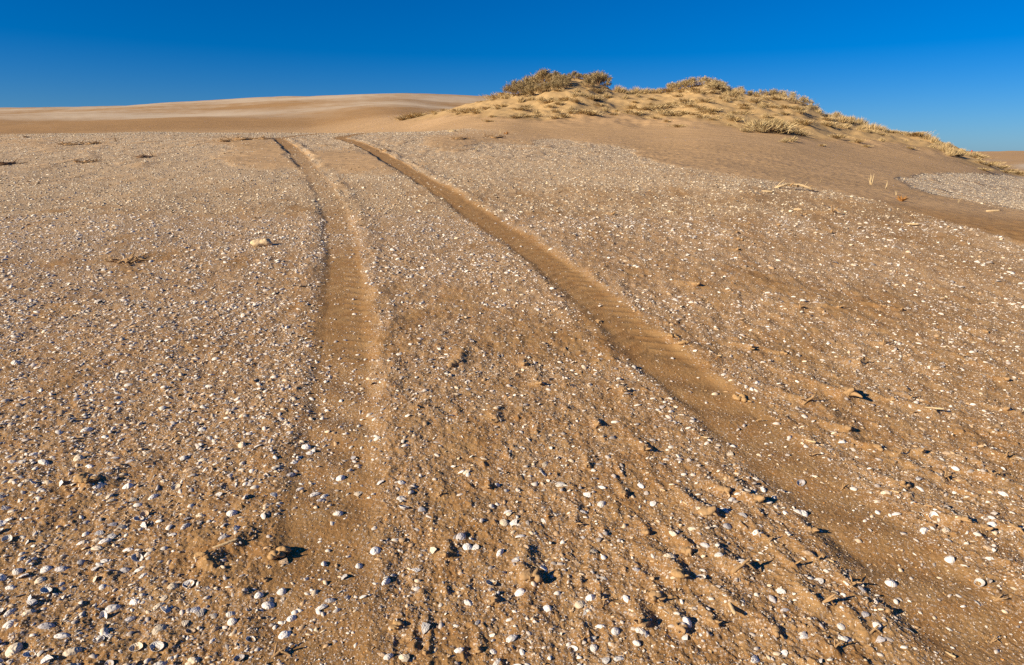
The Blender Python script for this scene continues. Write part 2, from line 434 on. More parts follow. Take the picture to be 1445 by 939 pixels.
def sand_material():
    m, nt, b = mat('dune_sand')
    L = nt.links.new
    tc = N(nt, 'ShaderNodeTexCoord').outputs['Object']

    def nz(scale, det=2.0, rough=0.5, vec=tc):
        n = N(nt, 'ShaderNodeTexNoise', Scale=scale, Detail=det, Roughness=rough); L(vec, n.inputs['Vector']); return n.outputs['Fac']

    def ramp(x, a, bb):
        r = N(nt, 'ShaderNodeMapRange'); r.inputs['From Min'].default_value = a; r.inputs['From Max'].default_value = bb
        L(x, r.inputs['Value']); return r.outputs['Result']
    sh = N(nt, 'ShaderNodeAttribute', attribute_name='flake_cover').outputs['Fac']
    cr = N(nt, 'ShaderNodeAttribute', attribute_name='crest').outputs['Fac']
    col = mixc(nt, ramp(nz(0.8, 4), 0.35, 0.65), SAND, SAND2)
    col = mixc(nt, ramp(nz(11, 3), 0.3, 0.7), col, (0.30, 0.155, 0.055))
    sl = N(nt, 'ShaderNodeAttribute', attribute_name='brightened_sand').outputs['Fac']
    col = mixc(nt, math_(nt, 'MULTIPLY', sl, 0.85), col, BRIGHT_SLOPE_SAND)  # brightness the low sun doesn't give the slope is put into its colour
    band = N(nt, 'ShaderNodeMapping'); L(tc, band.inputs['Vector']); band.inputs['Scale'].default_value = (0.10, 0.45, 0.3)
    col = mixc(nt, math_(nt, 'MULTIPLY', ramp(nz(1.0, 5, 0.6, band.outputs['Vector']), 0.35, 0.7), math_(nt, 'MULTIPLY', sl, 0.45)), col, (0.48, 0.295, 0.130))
    col = mixc(nt, cr, col, CREST_SAND)
    # mineral grain
    g1 = ramp(nz(420, 2, 0.7), 0.30, 0.70)
    col = mixc(nt, math_(nt, 'MULTIPLY', g1, 0.38), col, (0.17, 0.075, 0.022))
    g2 = ramp(nz(300, 1, 0.7), 0.60, 0.75)
    col = mixc(nt, math_(nt, 'MULTIPLY', g2, 0.35), col, (0.62, 0.43, 0.22))
    # crushed shell: two sizes of flake, each cell its own tone
    for sc, thr in ((260, 0.34), (120, 0.40)):
        v = N(nt, 'ShaderNodeTexVoronoi', Scale=sc, Randomness=1.0); L(tc, v.inputs['Vector'])
        sep = N(nt, 'ShaderNodeSeparateColor'); L(v.outputs['Color'], sep.inputs['Color'])
        lim = math_(nt, 'SUBTRACT', 1.0, math_(nt, 'MULTIPLY', sh, thr))
        on = math_(nt, 'GREATER_THAN', sep.outputs[0], lim)
        edge = math_(nt, 'LESS_THAN', v.outputs['Distance'], 0.42)
        on = math_(nt, 'MULTIPLY', on, edge)
        tone = mixc(nt, sep.outputs[1], (0.30, 0.20, 0.12), (0.60, 0.48, 0.37))
        col = mixc(nt, math_(nt, 'MULTIPLY', on, 0.85), col, tone)
    # far shell fields read as one greyish tone
    dist = N(nt, 'ShaderNodeAttribute', attribute_name='far_cover').outputs['Fac']
    col = mixc(nt, dist, col, SHELLISH)
    col = mixc(nt, N(nt, 'ShaderNodeAttribute', attribute_name='far_pale').outputs['Fac'], col, (0.56, 0.44, 0.305))
    L(col, b.inputs['Base Color'])
    b.inputs['Roughness'].default_value = 0.95
    b.inputs['Specular IOR Level'].default_value = 0.1
    # bump: grain, small lumps, wind ripples on the smooth slope
    rip = N(nt, 'ShaderNodeAttribute', attribute_name='ripple').outputs['Fac']
    mp = N(nt, 'ShaderNodeMapping'); L(tc, mp.inputs['Vector'])
    mp.inputs['Scale'].default_value = (0.45, 2.9, 1.2); mp.inputs['Rotation'].default_value = (0, 0, 0.25)
    rn = nz(3.2, 3, 0.5, mp.outputs['Vector'])
    hsum = math_(nt, 'MULTIPLY', nz(330, 3, 0.65), 0.0016)
    hsum = math_(nt, 'ADD', hsum, math_(nt, 'MULTIPLY', nz(90, 3, 0.6), 0.004))
    rr = math_(nt, 'MULTIPLY', math_(nt, 'MULTIPLY', rn, rip), 0.10)
    hsum = math_(nt, 'ADD', hsum, rr)
    bp = N(nt, 'ShaderNodeBump', Strength=0.85, Distance=1.0); L(hsum, bp.inputs['Height'])
    L(bp.outputs['Normal'], b.inputs['Normal'])
    return m


def shell_material(name, c, c2):
    m, nt, b = mat(name); L = nt.links.new
    tc = N(nt, 'ShaderNodeTexCoord').outputs['Object']
    oi = N(nt, 'ShaderNodeObjectInfo').outputs['Random']
    w = N(nt, 'ShaderNodeTexWave', Scale=4.0, Distortion=3.0, Detail=2.0); w.wave_type = 'RINGS'; L(tc, w.inputs['Vector'])
    n = N(nt, 'ShaderNodeTexNoise', Scale=6.0, Detail=4.0); L(tc, n.inputs['Vector'])
    f = math_(nt, 'MULTIPLY', w.outputs['Fac'], n.outputs['Fac'])
    col = mixc(nt, math_(nt, 'MULTIPLY', f, 0.9, True), c, c2)
    bri = math_(nt, 'ADD', math_(nt, 'MULTIPLY', oi, 0.35), 0.72)
    col = mixc(nt, 1.0, col, bri, 'MULTIPLY')
    L(col, b.inputs['Base Color'])
    b.inputs['Roughness'].default_value = 0.6; b.inputs['Specular IOR Level'].default_value = 0.3
    bp = N(nt, 'ShaderNodeBump', Strength=0.25, Distance=0.05); L(w.outputs['Fac'], bp.inputs['Height']); L(bp.outputs['Normal'], b.inputs['Normal'])
    return m


def tint_material(name, rough=0.65):
    m, nt, b = mat(name)
    a = N(nt, 'ShaderNodeAttribute', attribute_name='tint'); nt.links.new(a.outputs['Color'], b.inputs['Base Color'])
    b.inputs['Roughness'].default_value = rough; b.inputs['Specular IOR Level'].default_value = 0.15
    return m


def plain(name, c, c2, scale=30, rough=0.85, bump=0.0):
    m, nt, b = mat(name)
    tc = N(nt, 'ShaderNodeTexCoord').outputs['Object']
    n = N(nt, 'ShaderNodeTexNoise', Scale=scale, Detail=4.0); nt.links.new(tc, n.inputs['Vector'])
    nt.links.new(mixc(nt, n.outputs['Fac'], c, c2), b.inputs['Base Color'])
    b.inputs['Roughness'].default_value = rough
    if bump:
        bp = N(nt, 'ShaderNodeBump', Strength=0.8, Distance=bump); nt.links.new(n.outputs['Fac'], bp.inputs['Height']); nt.links.new(bp.outputs['Normal'], b.inputs['Normal'])
    return m


M_SAND = sand_material()
M_SHELL = {
    'white': shell_material('white_shell', (0.78, 0.72, 0.64), (0.66, 0.57, 0.47)),
    'cream': shell_material('cream_shell', (0.70, 0.58, 0.42), (0.58, 0.44, 0.29)),
    'grey': shell_material('grey_shell', (0.42, 0.38, 0.36), (0.54, 0.49, 0.45)),
    'tan': shell_material('tan_shell', (0.50, 0.34, 0.20), (0.60, 0.45, 0.30)),
}
M_BITS = tint_material('shell_fragments')
M_STICK = plain('weathered_stick', (0.26, 0.155, 0.07), (0.46, 0.29, 0.14), 40, 0.9, 0.01)
M_PALE = plain('pale_driftwood', (0.44, 0.31, 0.16), (0.58, 0.43, 0.25), 30, 0.9, 0.01)
M_CRUST = plain('sandy_crust', (0.34, 0.20, 0.085), (0.46, 0.29, 0.13), 60, 0.95, 0.006)


# ------------------------------------------------------------------ mesh helpers
def mesh_np(name, verts, faces_flat, loop_tot, m, smooth=True):
    me = bpy.data.meshes.new(name)
    me.vertices.add(len(verts)); me.vertices.foreach_set('co', np.asarray(verts, np.float32).ravel())
    faces_flat = np.asarray(faces_flat, np.int32); loop_tot = np.asarray(loop_tot, np.int32)
    me.loops.add(len(faces_flat)); me.loops.foreach_set('vertex_index', faces_flat)
    me.polygons.add(len(loop_tot))
    ls = np.concatenate([[0], np.cumsum(loop_tot)[:-1]]).astype(np.int32)
    me.polygons.foreach_set('loop_start', ls)
    me.polygons.foreach_set('loop_total', loop_tot)
    me.update(calc_edges=True); me.validate()
    me.polygons.foreach_set('use_smooth', np.full(len(me.polygons), smooth))
    me.materials.append(m)
    return me


def mesh_py(name, V, Fc, m, smooth=True):
    me = bpy.data.meshes.new(name); me.from_pydata([tuple(map(float, p)) for p in V], [], Fc); me.update()
    me.polygons.foreach_set('use_smooth', np.full(len(me.polygons), smooth))
    me.materials.append(m); return me


def obj(name, me, loc=(0, 0, 0), rot=(0, 0, 0), scale=1.0, parent=None, label=None, cat=None, group=None, kind=None):
    o = bpy.data.objects.new(name, me); C.objects.link(o)
    o.location = loc; o.rotation_euler = rot
    o.scale = (scale,) * 3 if not isinstance(scale, tuple) else scale
    if parent: o.parent = parent
    tag(o, label, cat, group, kind); return o


def tag(o, label=None, cat=None, group=None, kind=None):
    if label: o['label'] = label
    if cat: o['category'] = cat
    if group: o['group'] = group
    if kind: o['kind'] = kind


_TENS = ['', '', 'twenty', 'thirty', 'forty', 'fifty']
NUM = ['zero', 'one', 'two', 'three', 'four', 'five', 'six', 'seven', 'eight', 'nine', 'ten', 'eleven', 'twelve', 'thirteen', 'fourteen', 'fifteen', 'sixteen', 'seventeen', 'eighteen', 'nineteen'] + [_TENS[i // 10] + ('-' + 'zero one two three four five six seven eight nine'.split()[i % 10] if i % 10 else '') for i in range(20, 60)]
ORD = ['', 'first', 'second', 'third', 'fourth', 'fifth', 'sixth', 'seventh', 'eighth', 'ninth', 'tenth', 'eleventh', 'twelfth', 'thirteenth', 'fourteenth', 'fifteenth', 'sixteenth', 'seventeenth', 'eighteenth', 'nineteenth'] + [(_TENS[i // 10] + '-' + ' first second third fourth fifth sixth seventh eighth ninth'.split(' ')[i % 10]) if i % 10 else _TENS[i // 10][:-1] + 'ieth' for i in range(20, 60)]


def singled(items):
    """items: [object, label, order]; look-alikes in one place are told apart by their order in it"""
    by = {}
    for it in items:
        by.setdefault(it[1], []).append(it)
    for lab, v in by.items():
        v.sort(key=lambda i: i[2])
        for k, it in enumerate(v):
            it[0]['label'] = lab if len(v) == 1 else f'{lab}, {ORD[min(k + 1, 16)]} of {NUM[min(len(v), 16)]} from the west' if False else (lab if len(v) == 1 else f'{lab}, {ORD[min(k + 1, 16)]} of {NUM[min(len(v), 16)]} across')


# ------------------------------------------------------------------ ground sheet
def build_ground():
    dense = np.linspace(-math.radians(47), math.radians(47), 1250)
    coarse = np.linspace(math.radians(47), 2 * math.pi - math.radians(47), 130)[1:-1]
    A = np.concatenate([dense, coarse])
    R = [0.02, 0.15, 0.3, 0.45, 0.6, 0.75, 0.9, 1.0]
    while R[-1] < 3000:
        r = R[-1]
        st = min(max(r * r / 1250, 0.0028), 0.0062 * r)
        if r > 60: st = 0.016 * r
        if r > 500: st = 0.06 * r
        R.append(r + st)
    R = np.array(R); na, nr = len(A), len(R)
    rr, aa = np.meshgrid(R, A, indexing='ij')
    x = (rr * np.sin(aa)).ravel(); y = (rr * np.cos(aa)).ravel()
    z = height(x, y)
    print('ground verts', len(x))
    sh, cr, t = masks(x, y, base(x, y))
    i = np.arange(nr - 1)[:, None] * na; j = np.arange(na)[None, :]; j2 = (j + 1) % na
    q = np.stack([i + j, i + na + j, i + na + j2, i + j2], -1).reshape(-1, 4)[:, ::-1]
    # centre cap
    x = np.append(x, 0.0); y = np.append(y, 0.0); z = np.append(z, H1(0, 0))
    c = len(x) - 1
    cap = np.stack([np.arange(na), (np.arange(na) + 1) % na, np.full(na, c)], -1)[:, ::-1]
    ff = np.concatenate([q.ravel(), cap.ravel()]); lt = np.concatenate([np.full(len(q), 4), np.full(na, 3)])
    me = mesh_np('sand_ground', np.stack([x, y, z], -1), ff, lt, M_SAND)
    rad = np.hypot(x, y)

    def at(name, a):
        at_ = me.attributes.new(name, 'FLOAT', 'POINT'); a = np.append(a, 0.0)[:len(me.vertices)]
        at_.data.foreach_set('value', a.astype(np.float32))
    at('flake_cover', sh * sm(10, 5, rad[:-1])); at('crest', cr)
    fc = sh * (0.02 + 0.55 * sm(2.8, 11, rad[:-1]))
    fc = np.where((x[:-1] > 6.5) & (y[:-1] > 11) & (x[:-1] > 0.47 * y[:-1]), sh * 0.9, fc)
    at('far_cover', np.clip(np.where(rad[:-1] > 60, 0, fc), 0, 0.9))
    at('far_pale', np.where(rad[:-1] > 60, sh, 0))
    at('brightened_sand', (1 - 0.45 * sh) * (1 - cr) * sm(7.5, 12, rad[:-1]) * (1 - t) * np.maximum(0.25 + 0.75 * sm(75, 50, rad[:-1]), 0.7 * (x[:-1] > 20)))  # where the sand colour is lightened against grazing light
    at('ripple', (1 - sh) * (1 - cr) * sm(9, 14, rad[:-1]) * (0.35 + 0.65 * sm(120, 50, rad[:-1])) * (1 - t))
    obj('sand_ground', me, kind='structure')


build_ground()


# ------------------------------------------------------------------ shells
def dome(a, b_, h, umbo, seed, rings=7, seg=30, thick=0.03, ribs=24, irregular=0.03):
    """one valve of a bivalve, open below; hinge towards +Y"""
    r = random.Random(seed)
    ph = [r.uniform(0, 6.28) for _ in range(4)]
    V, Fc = [], []

    def lay(off, shrink):
        start = len(V)
        c = (0, umbo)
        V.append((c[0], c[1], h - off))
        for i in range(1, rings + 1):
            ro = i / rings
            for k in range(seg):
                th = 2 * math.pi * k / seg
                rad = 1 + irregular * (math.sin(2 * th + ph[0]) + 0.6 * math.sin(3 * th + ph[1]) + 0.3 * math.sin(7 * th + ph[2]))
                d = math.atan2(math.sin(th - math.pi / 2), math.cos(th - math.pi / 2))
                rad += 0.10 * math.exp(-(d / 0.4) ** 2)
                px, py = a * rad * math.cos(th) * shrink, b_ * rad * math.sin(th) * shrink
                x = c[0] + (px - c[0]) * ro; y = c[1] + (py - c[1]) * ro
                z = h * (1 - ro ** 2.3) * (1 + 0.02 * math.sin(9 * ro + ph[3])) - off * (1 - ro * 0.7)
                if ribs:
                    z += 0.008 * math.cos(ribs * th) * ro * (1 - ro * 0.3)
                V.append((x, y, z))
        return start
    for s_i, (off, shr) in enumerate(((0, 1.0), (thick, 0.97))):
        s = lay(off, shr)
        tri = lambda p, q, t: (p, q, t) if s_i == 0 else (t, q, p)
        for k in range(seg):
            k2 = (k + 1) % seg
            Fc.append(tri(s, s + 1 + k, s + 1 + k2))
            for i in range(rings - 1):
                A0 = s + 1 + i * seg
                f = (A0 + k, A0 + seg + k, A0 + seg + k2, A0 + k2)
                Fc.append(f if s_i == 0 else f[::-1])
    n1 = 1 + rings * seg; o0 = 1 + (rings - 1) * seg
    for k in range(seg):
        k2 = (k + 1) % seg
        Fc.append((o0 + k, n1 + o0 + k, n1 + o0 + k2, o0 + k2))
    return V, Fc


def chip(seed, n=6, thick=0.05):
    """a curved angular piece of broken valve"""
    r = random.Random(seed); rings, sub = 3, 3
    cor = [(math.cos(2 * math.pi * (k + r.uniform(-.3, .3)) / n) * r.uniform(.32, .55), math.sin(2 * math.pi * (k + r.uniform(-.3, .3)) / n) * r.uniform(.25, .45)) for k in range(n)]
    rim = []
    for k in range(n):
        p, q = cor[k], cor[(k + 1) % n]
        for s in range(sub):
            t = s / sub; j = 0.02
            rim.append((p[0] + (q[0] - p[0]) * t + r.uniform(-j, j), p[1] + (q[1] - p[1]) * t + r.uniform(-j, j)))
    m = len(rim); V, Fc = [], []
    cv = r.uniform(0.35, 0.9)
    for off in (0, thick):
        V.append((0, 0, 0.18 - off))
        for i in range(1, rings + 1):
            for p in rim:
                x, y = p[0] * i / rings, p[1] * i / rings
                V.append((x, y, 0.18 - cv * (x * x + 0.4 * y * y) - off))
    n1 = 1 + rings * m
    for s, fl in ((0, False), (n1, True)):
        for k in range(m):
            k2 = (k + 1) % m
            f = (s, s + 1 + k, s + 1 + k2); Fc.append(f[::-1] if fl else f)
            for i in range(rings - 1):
                A0 = s + 1 + i * m
                f = (A0 + k, A0 + m + k, A0 + m + k2, A0 + k2); Fc.append(f[::-1] if fl else f)
    o0 = 1 + (rings - 1) * m
    for k in range(m):
        k2 = (k + 1) % m
        Fc.append((o0 + k, n1 + o0 + k, n1 + o0 + k2, o0 + k2))
    return V, Fc


PROTO = {}
for c in M_SHELL:
    PROTO['dome', c] = [mesh_py('cockle_shell', *dome(0.5, 0.41, 0.27 + 0.05 * s, 0.17, s), M_SHELL[c]) for s in range(3)]
    PROTO['oval', c] = [mesh_py('oval_shell', *dome(0.5, 0.27, 0.17 + 0.03 * s, 0.06, 10 + s, ribs=0), M_SHELL[c]) for s in range(3)]
    PROTO['cup', c] = [mesh_py('upturned_shell', *dome(0.5, 0.38, 0.24, 0.15, 20 + s), M_SHELL[c]) for s in range(2)]
    PROTO['chip', c] = [mesh_py('shell_fragment', *chip(30 + s, 5 + s % 3), M_SHELL[c], False) for s in range(5)]

# shells read off the photograph: (u, v, width px, kind, colour)
Z1 = lambda o, s, L: [(o[0] + a / s, o[1] + b / s, w / s, k, c) for a, b, w, k, c in L]
D, O, U, X = 'dome', 'oval', 'cup', 'chip'
W_, K_, G_, T_ = 'white', 'cream', 'grey', 'tan'
HAND = Z1((0, 640), 3.01, [
    (62, 848, 78, D, K_), (48, 737, 66, D, W_), (680, 755, 72, D, K_), (203, 757, 68, O, G_), (262, 787, 72, O, W_), (307, 865, 84, O, K_), (578, 830, 62, U, K_), (668, 828, 62, U, W_),
    (553, 762, 36, X, W_), (398, 875, 38, D, W_), (735, 578, 46, D, K_), (612, 528, 46, O, W_), (440, 577, 42, D, W_), (265, 500, 58, O, G_), (470, 512, 44, X, G_), (195, 505, 52, D, W_),
    (530, 498, 54, O, G_), (78, 508, 52, D, W_), (175, 553, 46, D, K_), (265, 562, 44, O, W_), (407, 537, 44, X, K_), (665, 590, 32, X, K_), (470, 663, 78, O, W_), (548, 705, 58, O, G_),
    (440, 700, 46, U, W_), (785, 727, 46, X, K_), (908, 692, 42, X, K_), (978, 680, 48, D, W_), (877, 618, 36, X, W_), (1100, 612, 42, D, W_), (1195, 583, 46, D, W_), (1065, 790, 44, U, W_),
    (1155, 848, 38, D, T_), (1015, 870, 48, U, G_), (948, 465, 32, D, W_), (948, 500, 32, D, W_), (495, 152, 42, O, K_), (545, 138, 54, D, W_), (608, 122, 32, D, W_), (810, 73, 64, O, T_),
    (985, 260, 48, D, W_), (918, 245, 38, D, K_), (790, 318, 48, O, W_), (718, 320, 38, X, K_), (480, 315, 42, X, G_), (545, 408, 48, O, W_), (700, 410, 34, D, W_), (650, 187, 48, O, W_),
    (668, 150, 32, D, W_), (815, 162, 38, D, W_), (775, 197, 34, U, W_), (1337, 171, 54, O, W_), (1170, 40, 38, D, W_), (1235, 93, 48, O, G_), (1085, 155, 38, O, W_), (25, 240, 52, X, G_),
    (35, 388, 44, U, W_), (85, 212, 32, O, W_), (140, 240, 38, O, W_), (105, 175, 34, D, G_), (297, 186, 30, O, K_), (120, 122, 44, O, K_), (345, 272, 38, D, W_), (425, 290, 38, O, W_),
    (365, 345, 38, O, W_), (345, 465, 42, D, G_), (45, 580, 48, O, W_), (88, 620, 50, X, G_), (187, 45, 54, O, W_), (335, 22, 48, D, K_), (58, 42, 44, O, W_), (380, 55, 48, O, W_),
    (1430, 255, 42, D, K_), (1145, 365, 34, U, W_), (683, 470, 30, X, W_), (720, 470, 30, D, W_), (147, 740, 34, O, W_), (600, 795, 34, X, W_), (905, 797, 44, O, W_), (990, 603, 34, U, G_)])
HAND += Z1((0, 400), 3.01, [(70, 335, 50, D, W_), (1300, 692, 48, D, W_), (1095, 703, 48, O, W_), (1027, 692, 44, D, K_), (965, 572, 38, D, W_), (70, 295, 30, O, W_), (120, 160, 32, D, W_), (160, 125, 32, O, W_),
    (570, 190, 36, O, W_), (560, 272, 28, D, W_), (770, 390, 34, D, W_), (545, 435, 36, X, T_), (345, 545, 30, O, W_), (255, 640, 36, D, W_), (370, 630, 50, O, W_), (265, 685, 44, O, W_), (915, 320, 34, D, W_), (850, 210, 28, D, W_)])
HAND += Z1((400, 640), 3.01, [(740, 835, 62, O, W_), (892, 830, 44, D, W_), (785, 625, 54, O, W_), (1120, 655, 50, D, W_), (1410, 765, 44, D, W_), (735, 725, 34, D, G_), (825, 710, 44, O, G_), (955, 697, 34, D, W_),
    (920, 422, 48, O, W_), (235, 255, 48, D, W_), (132, 171, 54, O, W_), (280, 78, 32, O, W_), (1160, 330, 38, O, W_), (570, 318, 34, D, K_), (650, 12, 38, O, W_), (428, 47, 32, O, W_),
    (525, 640, 34, D, K_), (305, 803, 30, D, W_), (1015, 848, 42, O, W_), (1130, 875, 34, D, W_), (1185, 377, 30, D, W_), (1395, 820, 34, D, W_), (740, 890, 40, O, W_), (600, 372, 34, O, W_), (950, 155, 34, O, W_), (1260, 150, 34, O, W_), (450, 735, 40, X, K_)])
HAND += Z1((840, 640), 3.14, [(585, 340, 46, D, G_), (330, 480, 62, O, K_), (545, 490, 44, D, W_), (470, 540, 40, O, W_), (185, 528, 48, O, G_), (780, 668, 60, O, G_), (683, 657, 34, D, G_), (90, 798, 50, D, W_),
    (182, 860, 46, O, W_), (72, 856, 34, O, W_), (692, 822, 38, O, W_), (747, 810, 34, O, W_), (1020, 855, 40, O, W_), (740, 172, 48, O, W_), (688, 428, 38, X, G_), (850, 387, 32, D, K_), (730, 345, 34, D, G_),
    (495, 717, 32, O, W_), (512, 665, 32, D, W_), (475, 478, 32, D, W_), (130, 327, 40, O, K_), (222, 177, 38, X, W_), (765, 605, 34, O, G_), (713, 660, 28, D, W_), (455, 198, 32, O, W_), (975, 100, 28, O, W_), (205, 75, 30, D, W_), (483, 10, 34, O, W_)])
HAND += Z1((1100, 640), 3.14, [(437, 262, 34, O, W_), (515, 278, 44, O, W_), (490, 275, 26, D, W_), (605, 387, 32, O, W_), (745, 405, 34, O, W_), (687, 490, 32, O, W_), (713, 538, 32, O, W_), (925, 478, 48, X, W_),
    (365, 635, 50, O, G_), (425, 648, 38, O, W_), (375, 748, 52, X, G_), (570, 800, 44, O, G_), (445, 850, 54, X, G_), (480, 850, 40, X, W_), (755, 770, 38, O, W_), (200, 853, 38, O, W_), (1000, 707, 32, O, W_),
    (750, 638, 34, O, W_), (795, 635, 32, O, W_), (815, 685, 34, O, G_), (945, 286, 40, O, W_), (1030, 275, 34, O, W_), (800, 120, 40, O, W_), (35, 385, 34, D, W_), (545, 885, 34, O, W_), (440, 915, 38, X, W_), (400, 342, 28, D, W_), (155, 100, 28, D, W_), (192, 130, 28, D, W_)])


class Shells:
    """collects every shell as (x, y, size, kind, colour); the largest in the picture become objects"""
    rows = []


for u, v, w, k, c in HAND:
    x, y = ground_at(u, v)
    zc = float(project(x, y, base(np.array([x]), np.array([y])))[2][0])
    Shells.rows.append((x, y, w * zc / F, k, c, 1))


def scatter(n, y0, y1, med, sig, lo, hi, wide=0.95, pw=1.0, seed=0, xbias=None, zone=None):
    """random shells by cover; returns x, y, size"""
    g = np.random.default_rng(seed)
    y = (g.random(n) * (y1 ** 2 - y0 ** 2) + y0 ** 2) ** 0.5
    q = g.uniform(0, wide, n) * np.where(g.random(n) < 0.5, -1, 1)
    ne = int(n * 0.38)                                   # and past both picture edges
    y = np.concatenate([y, (g.random(ne) * (y1 ** 2 - y0 ** 2) + y0 ** 2) ** 0.5])
    q = np.concatenate([q, g.uniform(wide, 1.7, ne) * np.where(g.random(ne) < 0.5, -1, 1)])
    x = q * y; n = n + ne
    m, _, t = masks(x, y, base(x, y))
    keep = g.random(n) < m ** pw
    if zone is not None:
        keep &= zone(x, y, g)
    x, y = x[keep], y[keep]
    s = np.clip(np.exp(g.normal(math.log(med), sig, len(x))), lo, hi)
    return x, y, s


def left_more(x, y, g):
    dl, dr = trk(x, y, LTRK), trk(x, y, RTRK)
    pr = np.where(dl < 0.1, 1.0, np.where(dr < 0, 0.42, 0.40))
    pr = np.where((y > 4.5) & (dl > 0) & (dr < 0), 0.9, pr)
    pr = np.where((y > 6) & (dr > 0), 0.75, pr)
    return g.random(len(x)) < pr


PLACED = np.array([(r[0], r[1]) for r in Shells.rows])
sx, sy, ss = scatter(60000, 1.15, 4.2, 0.0106, 0.60, 0.005, 0.036, seed=3, zone=left_more)
kk = np.random.default_rng(4)
for x, y, s in zip(sx, sy, ss):
    if np.min((PLACED[:, 0] - x) ** 2 + (PLACED[:, 1] - y) ** 2) < (0.02 + s * 0.5) ** 2:
        continue
    k = kk.choice(['dome', 'oval', 'cup', 'chip'], p=[0.22, 0.34, 0.08, 0.36]); c = kk.choice(['white', 'cream', 'grey', 'tan'], p=[0.56, 0.2, 0.16, 0.08])
    Shells.rows.append((x, y, float(s), str(k), str(c), 0))
X_ = np.array([r[0] for r in Shells.rows]); Y_ = np.array([r[1] for r in Shells.rows]); S_ = np.array([r[2] for r in Shells.rows])
ZG = height(X_, Y_)
U_, V_, ZC_ = project(X_, Y_, ZG)
app = S_ / ZC_ * ((U_ > -5) & (U_ < 1450) & (V_ < 945))
order = np.argsort(-app)
SINGLE = set(order[:296].tolist())


def ground_normal(x, y):
    e = 0.02
    a = height(np.array([x + e, x - e, x, x]), np.array([y, y, y + e, y - e]))
    n = np.array([-(a[0] - a[1]) / (2 * e), -(a[2] - a[3]) / (2 * e), 1.0]); return n / np.linalg.norm(n)


def place_words(x, y, u, v):
    dl = float(trk(np.array([x]), np.array([y]), LTRK)[0]); dr = float(trk(np.array([x]), np.array([y]), RTRK)[0])
    if abs(dl) < 0.13: a = 'in the upright tyre track'
    elif abs(dr) < 0.13: a = 'in the diagonal tyre track'
    elif -0.5 < dl < 0: a = 'on the shelly bank of the upright track'
    elif dl < 0: a = 'in the dense shell bed'
    elif dr < 0: a = 'on sand between the tyre tracks'
    else: a = 'on streaky sand past the diagonal track'
    return a


KW = {'dome': 'domed cockle shell', 'oval': 'long oval shell', 'cup': 'upturned hollow shell', 'chip': 'broken shell piece'}
lab = []
shell_protos = {}
for i in order[:296]:
    i = int(i); x, y, s, k, c, hand = Shells.rows[i]
    r = random.Random(i)
    n = ground_normal(x, y)
    ms = PROTO[k, c]; me = ms[r.randrange(len(ms))]
    nm = {'dome': 'cockle_shell', 'oval': 'oval_shell', 'cup': 'upturned_shell', 'chip': 'shell_fragment'}[k]
    key = (k, c)
    if me not in shell_protos:
        o = bpy.data.objects.new(nm, me); shell_protos[me] = o
    else:
        o = shell_protos[me].copy()
    C.objects.link(o)
    yaw = r.uniform(0, 6.28) if k in ('dome', 'chip', 'cup') else r.gauss(0.45 if x < 0 else -0.5, 0.5)
    tilt = r.gauss(0, 0.22 if k != 'chip' else 0.45)
    import mathutils
    q = mathutils.Vector((0, 0, 1)).rotation_difference(mathutils.Vector(n))
    e = mathutils.Euler((tilt + (math.pi if k == 'cup' else 0), r.gauss(0, 0.2), yaw), 'XYZ')
    o.rotation_mode = 'QUATERNION'; o.rotation_quaternion = q @ e.to_quaternion()
    lift = {'dome': -0.05, 'oval': -0.03, 'cup': 0.17, 'chip': -0.05}[k] * s
    o.location = (x, y, ZG[i] + lift)
    o.scale = (s, s * r.uniform(0.88, 1.08), s * r.uniform(0.85, 1.15))
    o['category'] = 'seashell'; o['group'] = 'seashells lying on the sand'
    zc = ZC_[i]
    size = 'large' if s > 0.036 else 'medium' if s > 0.024 else 'small'
    row = 'by the bottom edge' if V_[i] > 850 else 'low down' if V_[i] > 760 else 'in front' if V_[i] > 660 else 'further up' if V_[i] > 560 else 'well up the slope'
    lab.append([o, f'{size} {c} {KW[k]} {row}, {place_words(x, y, U_[i], V_[i])}', U_[i]])
by = {}
for it in lab:
    by.setdefault(it[1], []).append(it)
for l_, v in by.items():
    v.sort(key=lambda t: t[2])
    for n_, it in enumerate(v):
        t = l_
        if len(v) > 1:
            t = l_.replace('in the dense', 'in dense').replace('on sand between the tyre tracks', 'between tyre tracks').replace('on streaky sand past the diagonal track', 'past the diagonal track').replace('on the shelly bank of the upright track', 'on shelly bank').replace('by the bottom edge', 'at bottom').replace(' tyre track', ' track')
            t += f', {ORD[n_ + 1]} of {NUM[len(v)]} across'
        it[0]['label'] = t
print('shell objects', len(lab), 'min app px', app[order[295]] * 682)


# the rest of the shells: low meshes merged into one uncountable layer
def lo_dome(seed, seg, two):
    g = np.random.default_rng(seed)
    th = np.arange(seg) / seg * 2 * np.pi + g.uniform(-0.25, 0.25, seg)
    rr = g.uniform(0.85, 1.1, seg)
    asp = g.uniform(0.5, 0.85)
    rim = np.stack([0.5 * rr * np.cos(th), 0.5 * asp * rr * np.sin(th), np.full(seg, -0.06)], -1)
    V = [rim]; F3 = []
    off = g.uniform(-0.1, 0.1, 2); h = g.uniform(0.10, 0.24)
    if two:
        mid = rim * [0.62, 0.62, 0] + [off[0] * 0.5, off[1] * 0.5, h * 0.78]; V.append(mid)
        for k in range(seg):
            k2 = (k + 1) % seg
            F3 += [(k, k2, seg + k2), (k, seg + k2, seg + k)]
        top = 2 * seg
        for k in range(seg):
            F3.append((seg + k, seg + (k + 1) % seg, top))
    else:
        top = seg
        for k in range(seg):
            F3.append((k, (k + 1) % seg, top))
    V.append(np.array([[off[0], off[1], h]]))
    return np.concatenate(V), np.array(F3)


